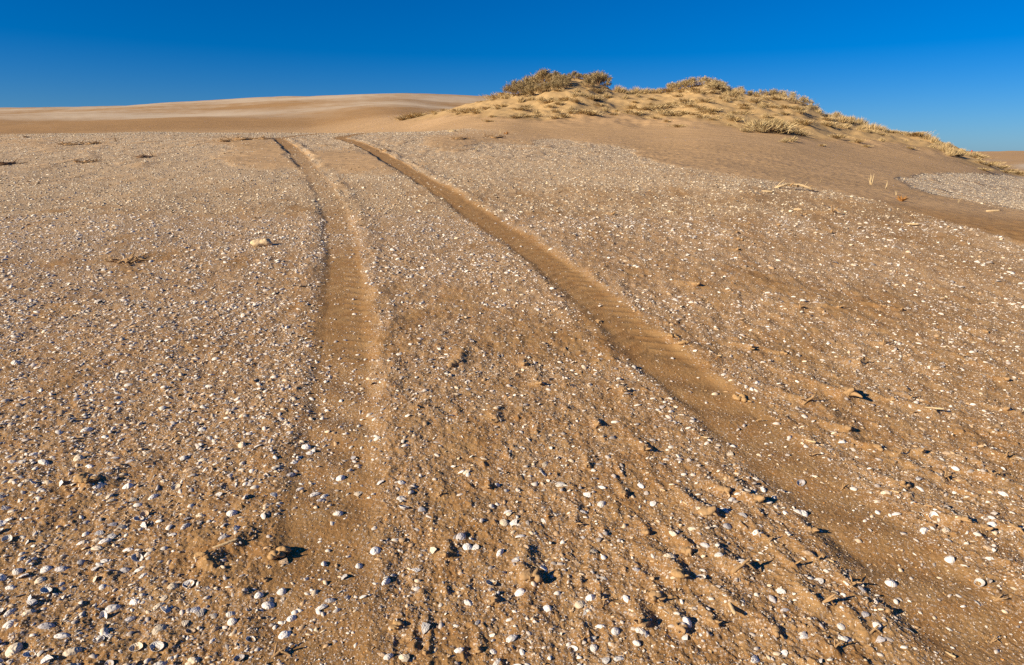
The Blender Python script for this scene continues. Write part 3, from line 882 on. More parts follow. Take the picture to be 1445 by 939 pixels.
def lo_chip(seed, n):
    g = np.random.default_rng(seed)
    th = np.sort(g.uniform(0, 2 * np.pi, n)) * 0.5 + np.arange(n) / n * np.pi
    p = np.stack([0.5 * np.cos(th) * g.uniform(.7, 1.1, n), 0.36 * np.sin(th) * g.uniform(.6, 1.1, n), np.full(n, 0.04)], -1)
    q = p.copy(); q[:, 2] -= 0.10
    c = np.array([[0, 0, 0.11]])
    V = np.concatenate([p, q, c]); F3 = []
    for k in range(n):
        k2 = (k + 1) % n
        F3 += [(k, k2, 2 * n), (k, n + k, n + k2), (k, n + k2, k2)]
    return V, np.array(F3)


def rotmats(yaw, tx, ty):
    cz, sz, cx, sx_, cy, sy_ = np.cos(yaw), np.sin(yaw), np.cos(tx), np.sin(tx), np.cos(ty), np.sin(ty)
    z0 = np.zeros_like(yaw); o1 = np.ones_like(yaw)
    Rz = np.stack([cz, -sz, z0, sz, cz, z0, z0, z0, o1], -1).reshape(-1, 3, 3)
    Rx = np.stack([o1, z0, z0, z0, cx, -sx_, z0, sx_, cx], -1).reshape(-1, 3, 3)
    Ry = np.stack([cy, z0, sy_, z0, o1, z0, -sy_, z0, cy], -1).reshape(-1, 3, 3)
    return Rz @ Rx @ Ry


def cloud(name, sets, m, seed, smooth, label_kind='stuff', cols=None, tilt=0.3):
    """sets: list of (protos, x, y, size)"""
    g = np.random.default_rng(seed); VV, FF, CC = [], [], []; base_i = 0
    for protos, x, y, s in sets:
        z = height(x, y)
        ex = height(x + 0.03, y); ey = height(x, y + 0.03)
        gx = np.clip((ex - z) / 0.03, -0.6, 0.6); gy = np.clip((ey - z) / 0.03, -0.6, 0.6)
        pick = g.integers(0, len(protos), len(x))
        for pi, (pv, pf) in enumerate(protos):
            k = np.nonzero(pick == pi)[0]
            if not len(k):
                continue
            n = len(k)
            yaw = np.where(g.random(n) < 0.6, g.uniform(0, 6.28, n), g.normal(0, 0.6, n) + np.where(x[k] < 0, 0.5, -0.5))
            R = rotmats(yaw, np.clip(g.normal(0, tilt, n), -0.9, 0.9) + gy[k] * 0.8, np.clip(g.normal(0, tilt, n), -0.9, 0.9) - gx[k] * 0.8)
            sc = s[k][:, None] * np.stack([np.ones(n), g.uniform(0.75, 1.1, n), g.uniform(0.7, 1.25, n)], -1)
            v = (pv[None] * sc[:, None, :]) @ np.transpose(R, (0, 2, 1)) + np.stack([x[k], y[k], z[k] + s[k] * 0.01], -1)[:, None, :]
            VV.append(v.reshape(-1, 3))
            FF.append((pf[None] + (base_i + np.arange(n) * len(pv))[:, None, None]).reshape(-1, 3))
            pal, pw = cols
            ci = g.choice(len(pal), n, p=pw)
            c = pal[ci] * g.uniform(0.72, 1.1, (n, 1)) * np.where(y[k] > 7, 1, 0)[:, None] * [1.0, 0.96, 0.84] + pal[ci] * g.uniform(0.72, 1.1, (n, 1)) * np.where(y[k] > 7, 0, 1)[:, None]
            CC.append(np.repeat(c, len(pv), 0)); base_i += n * len(pv)
    V = np.concatenate(VV); Ft = np.concatenate(FF); Cc = np.concatenate(CC)
    me = mesh_np(name, V, Ft.ravel(), np.full(len(Ft), 3), m, smooth)
    a = me.attributes.new('tint', 'FLOAT_COLOR', 'POINT')
    a.data.foreach_set('color', np.concatenate([np.clip(Cc, 0, 0.85), np.ones((len(Cc), 1))], 1).astype(np.float32).ravel())
    print(name, len(V), len(Ft))
    return me


PAL = (np.array([(0.78, 0.69, 0.57), (0.68, 0.53, 0.36), (0.44, 0.37, 0.31), (0.50, 0.33, 0.18), (0.66, 0.56, 0.46)]), [0.34, 0.18, 0.15, 0.13, 0.20])
GPAL = (np.array([(0.70, 0.60, 0.49), (0.58, 0.42, 0.26), (0.36, 0.27, 0.20), (0.48, 0.30, 0.13), (0.55, 0.26, 0.07)]), [0.27, 0.27, 0.20, 0.22, 0.04])
hi_d = [lo_dome(s, 9, True) for s in range(6)] + [lo_chip(40 + s, 5 + s % 2) for s in range(5)]
mid_d = [lo_dome(60 + s, 6, True) for s in range(4)] + [lo_chip(70 + s, 5) for s in range(3)]
lo_d = [lo_dome(80 + s, 5, False) for s in range(4)] + [lo_chip(90 + s, 4) for s in range(2)]
rest = [i for i in range(len(X_)) if i not in SINGLE]
g0 = np.random.default_rng(99)
sets = [(hi_d, X_[rest], Y_[rest], S_[rest])]
x, y, s = scatter(140000, 4.1, 10.0, 0.0140, 0.60, 0.006, 0.055, seed=21, zone=lambda x, y, g: left_more(x, y, g) & (g.random(len(x)) < 1 - 0.75 * sm(5.5, 10, y))); sets.append((mid_d, x, y, s))
x, y, s = scatter(250000, 6.0, 23.5, 0.023, 0.48, 0.010, 0.06, seed=22, zone=lambda x, y, g: (g.random(len(x)) < 0.85) & (g.random(len(x)) < sm(6, 10, y))); sets.append((lo_d, x, y, s))
me = cloud('seashell_litter', sets, M_BITS, 101, True, cols=PAL, tilt=0.33)
obj('seashell_litter', me, kind='stuff', label='white and tan shells strewn thickly over the sandy slope')

sets = []
for n, a, b_, med, sig, sd in ((150000, 1.1, 3.2, 0.0048, 0.40, 31), (170000, 3.0, 6.0, 0.0068, 0.40, 32), (230000, 5.9, 12.5, 0.0095, 0.40, 33)):
    x, y, s = scatter(n, a, b_, med, sig, 0.0025, 0.016, pw=0.6, seed=sd); sets.append((lo_d, x, y, s))
me = cloud('shell_grit', sets, M_BITS, 102, False, cols=GPAL, tilt=0.45)
obj('shell_grit', me, kind='stuff', label='fine crushed shell grit scattered among the larger shells')


# ------------------------------------------------------------------ stubs, sticks
def tube(V, Fc, pts, rads, seg=7, rnd=None, rough=0.18):
    s0 = len(V); n = len(pts)
    for i, (p, ra) in enumerate(zip(pts, rads)):
        p = np.array(p, float)
        d = np.array(pts[min(i + 1, n - 1)], float) - np.array(pts[max(i - 1, 0)], float); d /= np.linalg.norm(d) + 1e-9
        a = np.cross(d, (0.3, 0.2, 1.0) if abs(d[2]) < 0.9 else (1, 0, 0)); a /= np.linalg.norm(a); b = np.cross(d, a)
        for k in range(seg):
            th = 2 * math.pi * k / seg; q = ra * (1 + (rnd.uniform(-rough, rough) if rnd else 0))
            V.append(tuple(p + q * (a * math.cos(th) + b * math.sin(th))))
    for i in range(n - 1):
        for k in range(seg):
            k2 = (k + 1) % seg
            Fc.append((s0 + i * seg + k, s0 + i * seg + k2, s0 + (i + 1) * seg + k2, s0 + (i + 1) * seg + k))
    Fc.append(tuple(s0 + (n - 1) * seg + k for k in range(seg)))
    Fc.append(tuple(s0 + k for k in reversed(range(seg))))


def lump(V, Fc, c, r3, rnd, nu=12, nv=8):
    s0 = len(V)
    ph = [rnd.uniform(0, 6) for _ in range(6)]
    V.append((c[0], c[1], c[2] - r3[2]))
    for i in range(1, nv):
        a = math.pi * i / nv - math.pi / 2
        for k in range(nu):
            th = 2 * math.pi * k / nu
            q = 1 + 0.16 * math.sin(2 * th + ph[0]) + 0.13 * math.sin(3 * th + ph[1] + 2 * a) + 0.09 * math.sin(5 * th + ph[2]) * math.cos(3 * a + ph[3]) + rnd.uniform(-.05, .05)
            V.append((c[0] + r3[0] * q * math.cos(a) * math.cos(th), c[1] + r3[1] * q * math.cos(a) * math.sin(th), c[2] + r3[2] * q * math.sin(a)))
    V.append((c[0], c[1], c[2] + r3[2]))
    e = len(V) - 1
    for k in range(nu):
        k2 = (k + 1) % nu
        Fc.append((s0, s0 + 1 + k2, s0 + 1 + k)); Fc.append((e, s0 + 1 + (nv - 2) * nu + k, s0 + 1 + (nv - 2) * nu + k2))
        for i in range(nv - 2):
            A0 = s0 + 1 + i * nu
            Fc.append((A0 + k, A0 + k2, A0 + nu + k2, A0 + nu + k))


def curve_pts(p, d, L, n, rnd, wob):
    pts = [np.array(p, float)]; d = np.array(d, float); d /= np.linalg.norm(d)
    for i in range(n):
        d = d + np.array([rnd.uniform(-wob, wob) for _ in range(3)]) * [1, 1, 0.6]; d /= np.linalg.norm(d)
        pts.append(pts[-1] + d * L / n)
    return pts


stub_labels = []
for i, (x, y, h, k, u, v) in enumerate(STUBW):
    r = random.Random(500 + i); V, Fc = [], []
    tdx, tdy = tail_dir(x)
    if k == 'stub':
        rad = h * r.uniform(0.20, 0.30)
        d = (r.uniform(-.7, .7) - 0.3 * tdx, -0.7 + r.uniform(-.4, .3), r.uniform(0.4, 0.9))
        pts = curve_pts((0.15 * h * tdx, 0.15 * h * tdy, -0.25 * h), d, h * r.uniform(.95, 1.2), 6, r, 0.3)
        tube(V, Fc, pts, [rad * q * r.uniform(.8, 1.2) for q in (1.5, 1.4, 1.2, 1.05, 1.0, .85, .5)], 9, r, 0.28)
        for _ in range(r.randrange(1, 4)):
            p_ = pts[r.randrange(1, 4)]
            tube(V, Fc, curve_pts(p_, (r.uniform(-1, 1), r.uniform(-1, .5), r.uniform(-.2, .4)), h * r.uniform(.5, 1.1), 4, r, 0.5), [rad * .75, rad * .7, rad * .55, rad * .4, rad * .2], 6, r, .25)
        lump(V, Fc, (0, .1 * h, .05 * h), (.5 * h, .5 * h, .26 * h), r)
        nm, cat, words, m = 'root_stub', 'root stub', 'stubby brown root stump', M_STICK
    elif k == 'fork':
        rad = h * 0.10
        a = r.uniform(-0.6, 0.6); p0 = (-0.5 * h * math.cos(a), -0.5 * h * math.sin(a), -0.15 * h)
        pts = curve_pts(p0, (math.cos(a), math.sin(a), 0.75), h * 1.5, 6, r, 0.25)
        tube(V, Fc, pts, [rad * q for q in (1.2, 1.2, 1.1, 1, .9, .8, .5)], 6, r)
        for b in range(2):
            s = pts[2 + b * 2]
            tube(V, Fc, curve_pts(s, (r.uniform(-1, 1), r.uniform(-.6, .6), 0.5 - b), h * 0.9, 4, r, 0.25), [rad * q for q in (.9, .8, .7, .6, .3)], 6, r)
        nm, cat, words, m = 'forked_twig', 'twig', 'thin dark forked twig', M_STICK
    elif k == 'stick':
        L = h * 1.35; rad = max(0.0028, h * 0.075)
        pa = math.atan2(tdy, tdx) + math.pi + r.uniform(-.25, .25)
        if (u, v) == (320, 777): pa = math.radians(25)
        d = (math.cos(pa), math.sin(pa), 0.16)
        pts = curve_pts((-d[0] * L * .5, -d[1] * L * .5, rad * 0.2 - 0.05 * L * 0), d, L, 7, r, 0.07)
        tube(V, Fc, pts, [rad * q for q in (.6, .9, 1, 1.05, 1, 1, .95, .8)], 8, r, 0.12)
        nm, cat, words, m = 'driftwood_stick', 'stick', 'straight pale stick lying half buried', M_PALE if r.random() < .7 else M_STICK
    else:
        for q in range(5):
            lump(V, Fc, (r.uniform(-.7, .7) * h, r.uniform(-.2, .8) * h, 0.10 * h + r.uniform(0, .22) * h), (h * r.uniform(.25, .55), h * r.uniform(.25, .5), h * r.uniform(.14, .26)), r)
        tube(V, Fc, curve_pts((0, 0, 0), (0.6, -0.5, 0.3), h * 0.9, 4, r, 0.3), [h * .12, h * .11, h * .1, h * .09, h * .05], 6, r)
        nm, cat, words, m = 'sand_clod', 'clod', 'lumpy crusted clod with a buried root', M_CRUST
    me = mesh_py(nm, V, Fc, m, True)
    o = obj(nm, me, (x, y, H1(x, y) - 0.1 * h), group={'stub': 'root stubs poking from the sand', 'fork': 'forked twigs on the sand', 'stick': 'sticks lying on the sand', 'mound': 'crusted sand clods'}[k])
    o['category'] = cat
    row = 'at the bottom' if v > 850 else 'low down' if v > 740 else 'in front' if v > 640 else 'further up' if v > 530 else 'well up' if v > 400 else 'far up the slope'
    sz = 'big ' if h > 0.036 else 'small ' if h < 0.022 else ''
    stub_labels.append([o, f'{sz}{words} {row}, {place_words(x, y, u, v)}', u])
by = {}
for it in stub_labels:
    by.setdefault(it[1], []).append(it)
for l_, v in by.items():
    v.sort(key=lambda t: t[2])
    for n_, it in enumerate(v):
        t = l_
        if len(v) > 1:
            t = l_.replace('in the dense', 'in dense').replace('on sand between the tyre tracks', 'between tyre tracks').replace('on streaky sand past the diagonal track', 'past the diagonal track').replace('on the shelly bank of the upright track', 'on shelly bank').replace(' tyre track', ' track').replace(' lying half buried', '').replace(' with a buried root', '')
            t += f', {ORD[n_ + 1]} of {NUM[len(v)]} across'
        it[0]['label'] = t


def px_m(x, y):
    return float(project(x, y, base(np.array([x]), np.array([y])))[2][0]) / F


# pale stone with a shadow, alone in the shell bed
x, y = ground_at(370, 348); k = px_m(x, y); V, Fc = [], []; r = random.Random(3)
lump(V, Fc, (0, 0, 4.2 * k), (13 * k, 8 * k, 5.6 * k), r, 18, 12); lump(V, Fc, (6 * k, 0, 6.2 * k), (6 * k, 6 * k, 4.5 * k), r, 14, 10)
obj('pale_stone', mesh_py('pale_stone', V, Fc, plain('pale_stone', (0.60, 0.42, 0.23), (0.70, 0.52, 0.31), 30, 0.9, 0.01)), (x, y, H1(x, y)), (0, 0, 0.2),
    label='lone pale yellow stone casting a long dark shadow in the shell bed', cat='stone')

# dry branch lying at the edge of the smooth slope
x, y = ground_at(1120, 268); k = px_m(x, y); r = random.Random(8)
br = bpy.data.objects.new('fallen_branch', None); C.objects.link(br); br.location = (x, y, H1(x, y))
tag(br, 'pale dry fallen branch with a raised end at the foot of the smooth slope', 'branch')
V, Fc = [], []
main = [(-27 * k, 0, 2 * k), (-20 * k, -.03, 5 * k), (-10 * k, 0, 7.5 * k), (0 * k, .04, 7 * k), (10 * k, 0, 6 * k), (20 * k, -.05, 2.5 * k), (26 * k, -.06, -1 * k)]
tube(V, Fc, main, [1.4 * k, 1.8 * k, 2.0 * k, 1.9 * k, 1.7 * k, 1.4 * k, .9 * k], 8, r)
obj('limb', mesh_py('limb', V, Fc, M_PALE), parent=br)
for s, d, L in (((-26 * k, 0, 2 * k), (0.75, .1, 1.0), 20 * k), ((8 * k, 0, 6 * k), (.9, -.3, -.25), 14 * k), ((-12 * k, 0, 7 * k), (.8, -.5, -.4), 12 * k), ((4 * k, 0, 6 * k), (.7, .6, .1), 16 * k), ((-6 * k, 0, 5 * k), (.5, -.6, .5), 9 * k), ((5 * k, .03, 4 * k), (.8, -.5, .3), 13 * k), ((13 * k, 0, 3 * k), (.7, .4, .5), 13 * k), ((18 * k, 0, 2 * k), (.6, -.6, .35), 9 * k), ((0, 0, 4 * k), (-.4, -.8, .1), 10 * k)):
    V, Fc = [], []
    tube(V, Fc, curve_pts(s, d, L, 5, r, .22), [1.0 * k, .95 * k, .85 * k, .7 * k, .55 * k, .3 * k], 6, r)
    obj('side_twig', mesh_py('side_twig', V, Fc, M_STICK if d[1] < -.4 else M_PALE), parent=br)

# longer pale sticks around it
for (u, v, L, a, lab_) in ((1402, 300, 19, -0.35, 'pale stick lying on bare sand below the white shell patch'), (1287, 317, 18, -0.5, 'pale stick at the end of a sand ridge below the orange tuft'),
                           (1083, 272, 17, -0.3, 'pale stick just below the fallen branch'), (1126, 299, 12, -0.6, 'bent pale stick on shelly ground below the branch')):
    x, y = ground_at(u, v); k = px_m(x, y); V, Fc = [], []
    pts = curve_pts((-L * k * .5 * math.cos(a), -L * k * .5 * math.sin(a), 1.2 * k), (math.cos(a), math.sin(a), 0.02), L * k, 6, r, .09)
    tube(V, Fc, pts, [1.0 * k, 1.5 * k, 1.6 * k, 1.6 * k, 1.5 * k, 1.4 * k, .9 * k], 7, r)
    obj('driftwood_stick', mesh_py('driftwood_stick', V, Fc, M_PALE), (x, y, H1(x, y)), label=lab_, cat='stick', group='sticks lying on the sand')

# ------------------------------------------------------------------ plants
M_BUSH = tint_material('dry_saltbush', 0.8)
M_STEM = plain('plant_stem', (0.20, 0.12, 0.06), (0.30, 0.19, 0.10), 20)


def leafy(seed, n, cols, kind):
    """a low dry shrub of many leaf faces; unit height"""
    g = np.random.default_rng(seed)
    if kind == 'bush':
        nb = 16
        th = g.uniform(0, 6.28, nb); el = g.uniform(0.25, 1.5, nb)
        tip = np.stack([np.cos(th) * np.cos(el) * 0.85, np.sin(th) * np.cos(el) * 0.85, 0.18 + 0.62 * np.sin(el) * g.uniform(.75, 1.1, nb)], -1)
        bi = g.integers(0, nb, n); t = g.uniform(0.45, 1.0, n) ** 0.6
        c = tip[bi] * t[:, None] + g.normal(0, 0.085, (n, 3)) * [1, 1, 0.9]
        c[:, 2] = np.maximum(c[:, 2], 0.0)
        d = tip[bi] - [0, 0, 0.15] + g.normal(0, 0.45, (n, 3)); L = g.uniform(0.05, 0.13, n); w = L * 0.24
        shade = np.repeat(g.uniform(0.75, 1.15, nb), 1)[bi]
    elif kind == 'wisp':
        th = g.uniform(0, 6.28, n); rad = np.abs(g.normal(0, 0.3, n)); c = np.stack([rad * np.cos(th) * 1.5, rad * np.sin(th), g.uniform(0, .35, n)], -1)
        d = np.stack([np.cos(th) * 1.1, np.sin(th) * 1.1, g.uniform(.3, 1.5, n)], -1) + g.normal(0, .3, (n, 3)); L = g.uniform(0.12, 0.5, n); w = np.full(n, 0.026)
        shade = g.uniform(0.8, 1.15, n)
    else:
        th = g.uniform(0, 6.28, n); rad = np.abs(g.normal(0, 0.24, n)); c = np.stack([rad * np.cos(th) * 1.3, rad * np.sin(th), np.zeros(n)], -1)
        lean = rad * 1.3 + g.uniform(0, 0.35, n)
        d = np.stack([np.cos(th) * lean + 0.15, np.sin(th) * lean, np.ones(n)], -1); L = g.uniform(0.35, 1.0, n) * (1 - rad * 0.8); w = np.full(n, 0.022)
        shade = g.uniform(0.8, 1.15, n)
    d /= np.linalg.norm(d, axis=1)[:, None]
    s = np.cross(d, g.normal(0, 1, (n, 3))); s /= np.linalg.norm(s, axis=1)[:, None] + 1e-9
    a = c - s * w[:, None] / 2; b = c + s * w[:, None] / 2; e = c + d * L[:, None] + s * w[:, None] * 0.1
    m_ = c + d * L[:, None] * 0.55
    a2 = m_ - s * w[:, None] * 0.42; b2 = m_ + s * w[:, None] * 0.42
    V = np.stack([a, b, b2, e, a2], 1).reshape(-1, 3)
    i0 = np.arange(n)[:, None] * 5
    Fq = (i0 + [[0, 1, 2, 3, 4]]).ravel()
    me = mesh_np('foliage', V, Fq, np.full(n, 5), M_BUSH, False)
    cols = np.array(cols); ci = g.integers(0, len(cols), n)
    cc = cols[ci] * (shade * g.uniform(0.8, 1.2, n))[:, None]
    at = me.attributes.new('tint', 'FLOAT_COLOR', 'POINT')
    at.data.foreach_set('color', np.concatenate([np.repeat(np.clip(cc, 0, .8), 5, 0), np.ones((n * 5, 1))], 1).astype(np.float32).ravel())
    return me


def stems(seed):
    r = random.Random(seed); V, Fc = [], []
    for _ in range(11):
        a = r.uniform(0, 6.28); e = r.uniform(.4, 1.2)
        tube(V, Fc, curve_pts((0, 0, -0.08), (math.cos(a) * math.cos(e), math.sin(a) * math.cos(e), math.sin(e)), r.uniform(.55, .85), 5, r, .2), [.022, .02, .016, .013, .01, .005], 5, r)
    return mesh_py('stems', V, Fc, M_STEM)


OLIVE = [(0.29, 0.21, 0.095), (0.37, 0.27, 0.135), (0.22, 0.15, 0.065), (0.43, 0.325, 0.175)]
STRAW = [(0.56, 0.40, 0.20), (0.47, 0.335, 0.155), (0.63, 0.47, 0.25), (0.38, 0.27, 0.12)]
GREY = [(0.42, 0.31, 0.15), (0.50, 0.375, 0.19), (0.34, 0.235, 0.105), (0.56, 0.43, 0.23)]
PB = {'salt': [(leafy(s, 3000, OLIVE, 'bush'), stems(s)) for s in range(4)],
      'grey': [(leafy(10 + s, 1500, GREY, 'bush'), stems(10 + s)) for s in range(3)],
      'wisp': [(leafy(40 + s, 260, GREY, 'wisp'), stems(40 + s)) for s in range(3)],
      'tuft': [(leafy(20 + s, 520, STRAW, 'tuft'), None) for s in range(4)],
      'mat': [(leafy(30 + s, 520, STRAW, 'wisp'), stems(30 + s)) for s in range(3)]}
q3 = lambda L, k: [(700 + a / 3.6125, 80 + b / 3.6125, h / 3.6125, k) for a, b, h in L]
q4 = lambda L, k: [(1000 + a / 3.247, 100 + b / 3.247, h / 3.247, k) for a, b, h in L]
q2 = lambda L, k: [(400 + a / 3.01, 100 + b / 3.01, h / 3.01, k) for a, b, h in L]
PL = q3([(95, 205, 58), (125, 200, 62), (150, 190, 62), (185, 178, 72), (215, 165, 68), (245, 155, 66), (275, 140, 52), (300, 122, 36), (320, 148, 52), (285, 178, 50), (340, 136, 44), (370, 126, 40), (400, 116, 36), (425, 116, 30),
         (455, 122, 34), (470, 150, 50), (500, 146, 52), (520, 158, 54), (545, 158, 44), (570, 155, 24), (240, 192, 46), (200, 200, 50), (165, 208, 50), (120, 215, 45), (355, 160, 40), (325, 175, 36)], 'salt')
PL += q3([(880, 182, 40), (910, 176, 44), (940, 168, 46), (970, 160, 50), (1000, 150, 42), (1030, 146, 44), (1060, 140, 36), (1085, 136, 26), (1110, 170, 46), (1140, 178, 42), (1125, 160, 34)], 'grey')
PL += q3([(620, 190, 42), (650, 185, 42), (680, 190, 36), (710, 190, 42), (740, 185, 34), (770, 185, 36), (800, 190, 28), (830, 185, 32), (130, 240, 36), (180, 232, 30), (230, 230, 30), (280, 225, 26), (350, 222, 26), (400, 225, 34), (440, 222, 34), (480, 225, 36),
          (520, 215, 30), (560, 200, 32), (660, 215, 26), (720, 205, 26), (1175, 200, 36), (1210, 200, 38), (1250, 195, 32), (1290, 195, 30), (1330, 195, 32), (1370, 195, 34), (1410, 200, 38), (1440, 205, 42), (1240, 225, 26), (1300, 235, 28), (1360, 230, 28), (1170, 238, 26)], 'tuft')
PL += q3([(770, 275, 32), (820, 270, 30), (860, 285, 34), (900, 290, 30), (950, 280, 30), (1000, 260, 28), (1050, 270, 26), (1100, 280, 28), (680, 290, 24), (720, 300, 28), (300, 315, 24), (340, 310, 28), (390, 300, 28), (430, 302, 36), (460, 305, 34), (490, 310, 30),
          (100, 315, 24), (160, 312, 24), (930, 360, 22), (1100, 330, 18), (1215, 332, 24), (275, 262, 24), (320, 250, 22), (880, 262, 24), (980, 240, 22), (1060, 245, 22), (600, 300, 20), (1010, 290, 18), (810, 330, 16), (870, 340, 16)], 'mat')
PL += q3([(1320, 370, 74), (1350, 385, 80), (1390, 380, 74), (1425, 390, 80), (1270, 385, 32)], 'wisp')
PL += q4([(20, 95, 40), (50, 100, 36), (90, 103, 28), (140, 105, 28), (190, 106, 30), (240, 110, 32), (290, 116, 34), (330, 122, 34), (370, 132, 40), (400, 150, 40), (440, 165, 38), (470, 183, 34)], 'grey')
PL += q4([(500, 198, 32), (540, 212, 32), (580, 220, 30), (610, 235, 40), (650, 245, 42), (690, 250, 42), (720, 268, 36), (750, 278, 44), (790, 285, 38), (820, 288, 34), (850, 292, 28), (560, 235, 28), (630, 262, 30), (700, 275, 30), (530, 255, 22), (600, 265, 22),
          (950, 303, 22), (975, 305, 20), (1000, 308, 30), (1030, 330, 34), (1050, 342, 40), (1080, 368, 42), (1110, 388, 44), (1140, 393, 38), (1160, 382, 26), (1020, 355, 26), (1185, 392, 18), (1095, 345, 26)], 'tuft')
PL += q4([(250, 272, 74), (290, 280, 66), (330, 268, 46), (380, 325, 36), (350, 330, 28), (170, 282, 24), (420, 200, 28), (230, 285, 40)], 'wisp')
PL += q4([(1260, 460, 18), (1300, 432, 22), (1340, 442, 24), (1380, 460, 24), (1420, 475, 24), (680, 335, 22), (720, 350, 14), (430, 300, 20), (520, 345, 14), (300, 175, 22), (350, 195, 22), (210, 150, 22), (120, 140, 22), (60, 135, 24), (160, 165, 20), (20, 190, 18), (1240, 425, 16), (1280, 440, 20), (1360, 468, 16)], 'mat')
PL += q2([(510, 200, 22), (545, 190, 28), (575, 185, 24), (640, 165, 15), (680, 155, 14), (740, 175, 24), (780, 180, 28), (820, 190, 22), (870, 220, 14), (905, 130, 20), (930, 150, 20), (850, 140, 14), (890, 200, 14)], 'mat')
_v = random.Random(321)
_CR = np.array([[585, 158], [660, 150], [720, 128], [860, 122], [1000, 118], [1120, 132], [1260, 186], [1340, 205], [1400, 226], [1440, 246], [1380, 232], [1300, 212], [1200, 200], [1120, 196], [1040, 178], [960, 165], [860, 160], [740, 166], [640, 166]], float)
_n = 0
while _n < 170:
    u, v = _v.uniform(580, 1440), _v.uniform(118, 248)
    if poly(np.array([u]), np.array([v]), _CR, 1.0)[0] < 0.5 or fbm(np.array([u / 45.0]), np.array([v / 14.0]), 77, 2)[0] < -0.05:
        continue
    PL.append((u, v, _v.uniform(4, 9), 'mat' if _v.random() < .6 else 'tuft')); _n += 1
PN = {'wisp': ('wispy_shrub', 'shrub', 'wispy see-through dry shrub'), 'salt': ('saltbush', 'shrub', 'dense olive saltbush'), 'grey': ('grey_shrub', 'shrub', 'grey-tan dune shrub'), 'tuft': ('grass_tuft', 'grass tuft', 'upright straw-coloured grass tuft'), 'mat': ('dry_shrub', 'shrub', 'low dry straw-coloured shrub')}
GRP = {'wisp': 'wispy shrubs on the dune flank', 'salt': 'saltbushes on the high hummock', 'grey': 'grey shrubs on the dune', 'tuft': 'grass tufts along the dune ridge', 'mat': 'low dry shrubs on the dune flank'}
PLL, first = [], {}
for i, (u, v, hp, k) in enumerate(PL):
    r = random.Random(900 + i)
    x, y = ground_at(u, v, 46); kx = px_m(x, y); h = hp * kx * (1.08 if k != 'salt' else r.uniform(.85, 1.3))
    fo, st = PB[k][r.randrange(len(PB[k]))]
    key = fo
    wide = r.uniform(0.95, 1.35) * (1.6 if k == 'mat' else 0.78 if k == 'salt' else 1.0)
    if key not in first:
        root = bpy.data.objects.new(PN[k][0], None); parts = [bpy.data.objects.new('foliage' if k != 'tuft' else 'blades', fo)]
        if st: parts.append(bpy.data.objects.new('stems', st))
        first[key] = (root, parts)
    else:
        root = first[key][0].copy(); parts = [p.copy() for p in first[key][1]]
    C.objects.link(root)
    for p in parts:
        C.objects.link(p); p.parent = root
    root.location = (x, y, H1(x, y) - 0.04 * h); root.rotation_euler = (r.uniform(-.1, .1), r.uniform(-.1, .1), r.uniform(0, 6.28) if k != 'tuft' else r.uniform(-.6, .6))
    hs = h / 0.85 if k != 'tuft' else h
    root.scale = (hs * wide, hs * wide, hs)
    root['category'] = PN[k][1]; root['group'] = GRP[k]
    ridge = not np.any(_steps[(_steps < 46) & (_steps > y + 1.2)] * 0 + 0 > 1)
    if k == 'salt':
        where = 'at the left foot of the highest hummock' if u < 742 else 'on the left face of the highest hummock' if u < 785 else 'on the top of the highest hummock' if u < 822 else 'at the right end of the highest hummock'
    elif u < 700: where = 'at the low toe of the dune'
    elif u < 870: where = 'below the highest hummock' if v < 146 else 'on the flank under the highest hummock'
    elif u < 942: where = 'in the saddle between both hummocks' if v < 140 else 'on the flank below the saddle'
    elif u < 1025: where = 'on the second hummock' if v < 131 else 'on the flank below the second hummock'
    elif u < 1105: where = 'on the flat crest past the second hummock' if v < 146 else 'in the middle of the dune flank'
    elif u < 1165: where = 'where the crest starts to drop' if v < 165 else 'on the flank under the dropping crest'
    elif u < 1270: where = 'on the falling ridge'
    elif u < 1380: where = 'on the last small knoll of the ridge'
    else: where = 'at the low far end of the ridge'
    PLL.append([root, f'{PN[k][2]} {where}', u])
by = {}
for it in PLL:
    by.setdefault(it[1], []).append(it)
for l_, v in by.items():
    v.sort(key=lambda t: t[2])
    for n_, it in enumerate(v):
        it[0]['label'] = l_ if len(v) == 1 else f'{l_.replace("on the flank ", "on flank ")}, {ORD[n_ + 1]} of {NUM[len(v)]} across'
print('plants', len(PL))


# small single plants on the flat
def tuft_mesh(seed, n, cols, spread, w):
    g = np.random.default_rng(seed); th = g.uniform(0, 6.28, n)
    d = np.stack([np.cos(th) * spread, np.sin(th) * spread, np.ones(n)], -1); V, Fc, CC = [], [], []
    r = random.Random(seed)
    for i in range(n):
        p = curve_pts((0.05 * math.cos(th[i]), 0.05 * math.sin(th[i]), -0.05), d[i] * r.uniform(.6, 1.3), r.uniform(.6, 1.05), 4, r, .18)
        tube(V, Fc, p, [w, w, w * .9, w * .7, w * .3], 4, r)
    return V, Fc


def small_plant(nm, u, v, hp, n, spread, w, m, lab_, cat, grp=None, seed=0):
    x, y = ground_at(u, v); k = px_m(x, y); V, Fc = tuft_mesh(seed + int(u), n, None, spread, w)
    return obj(nm, mesh_py(nm, V, Fc, m), (x, y, H1(x, y)), (0, 0, 0), hp * k, label=lab_, cat=cat, group=grp)


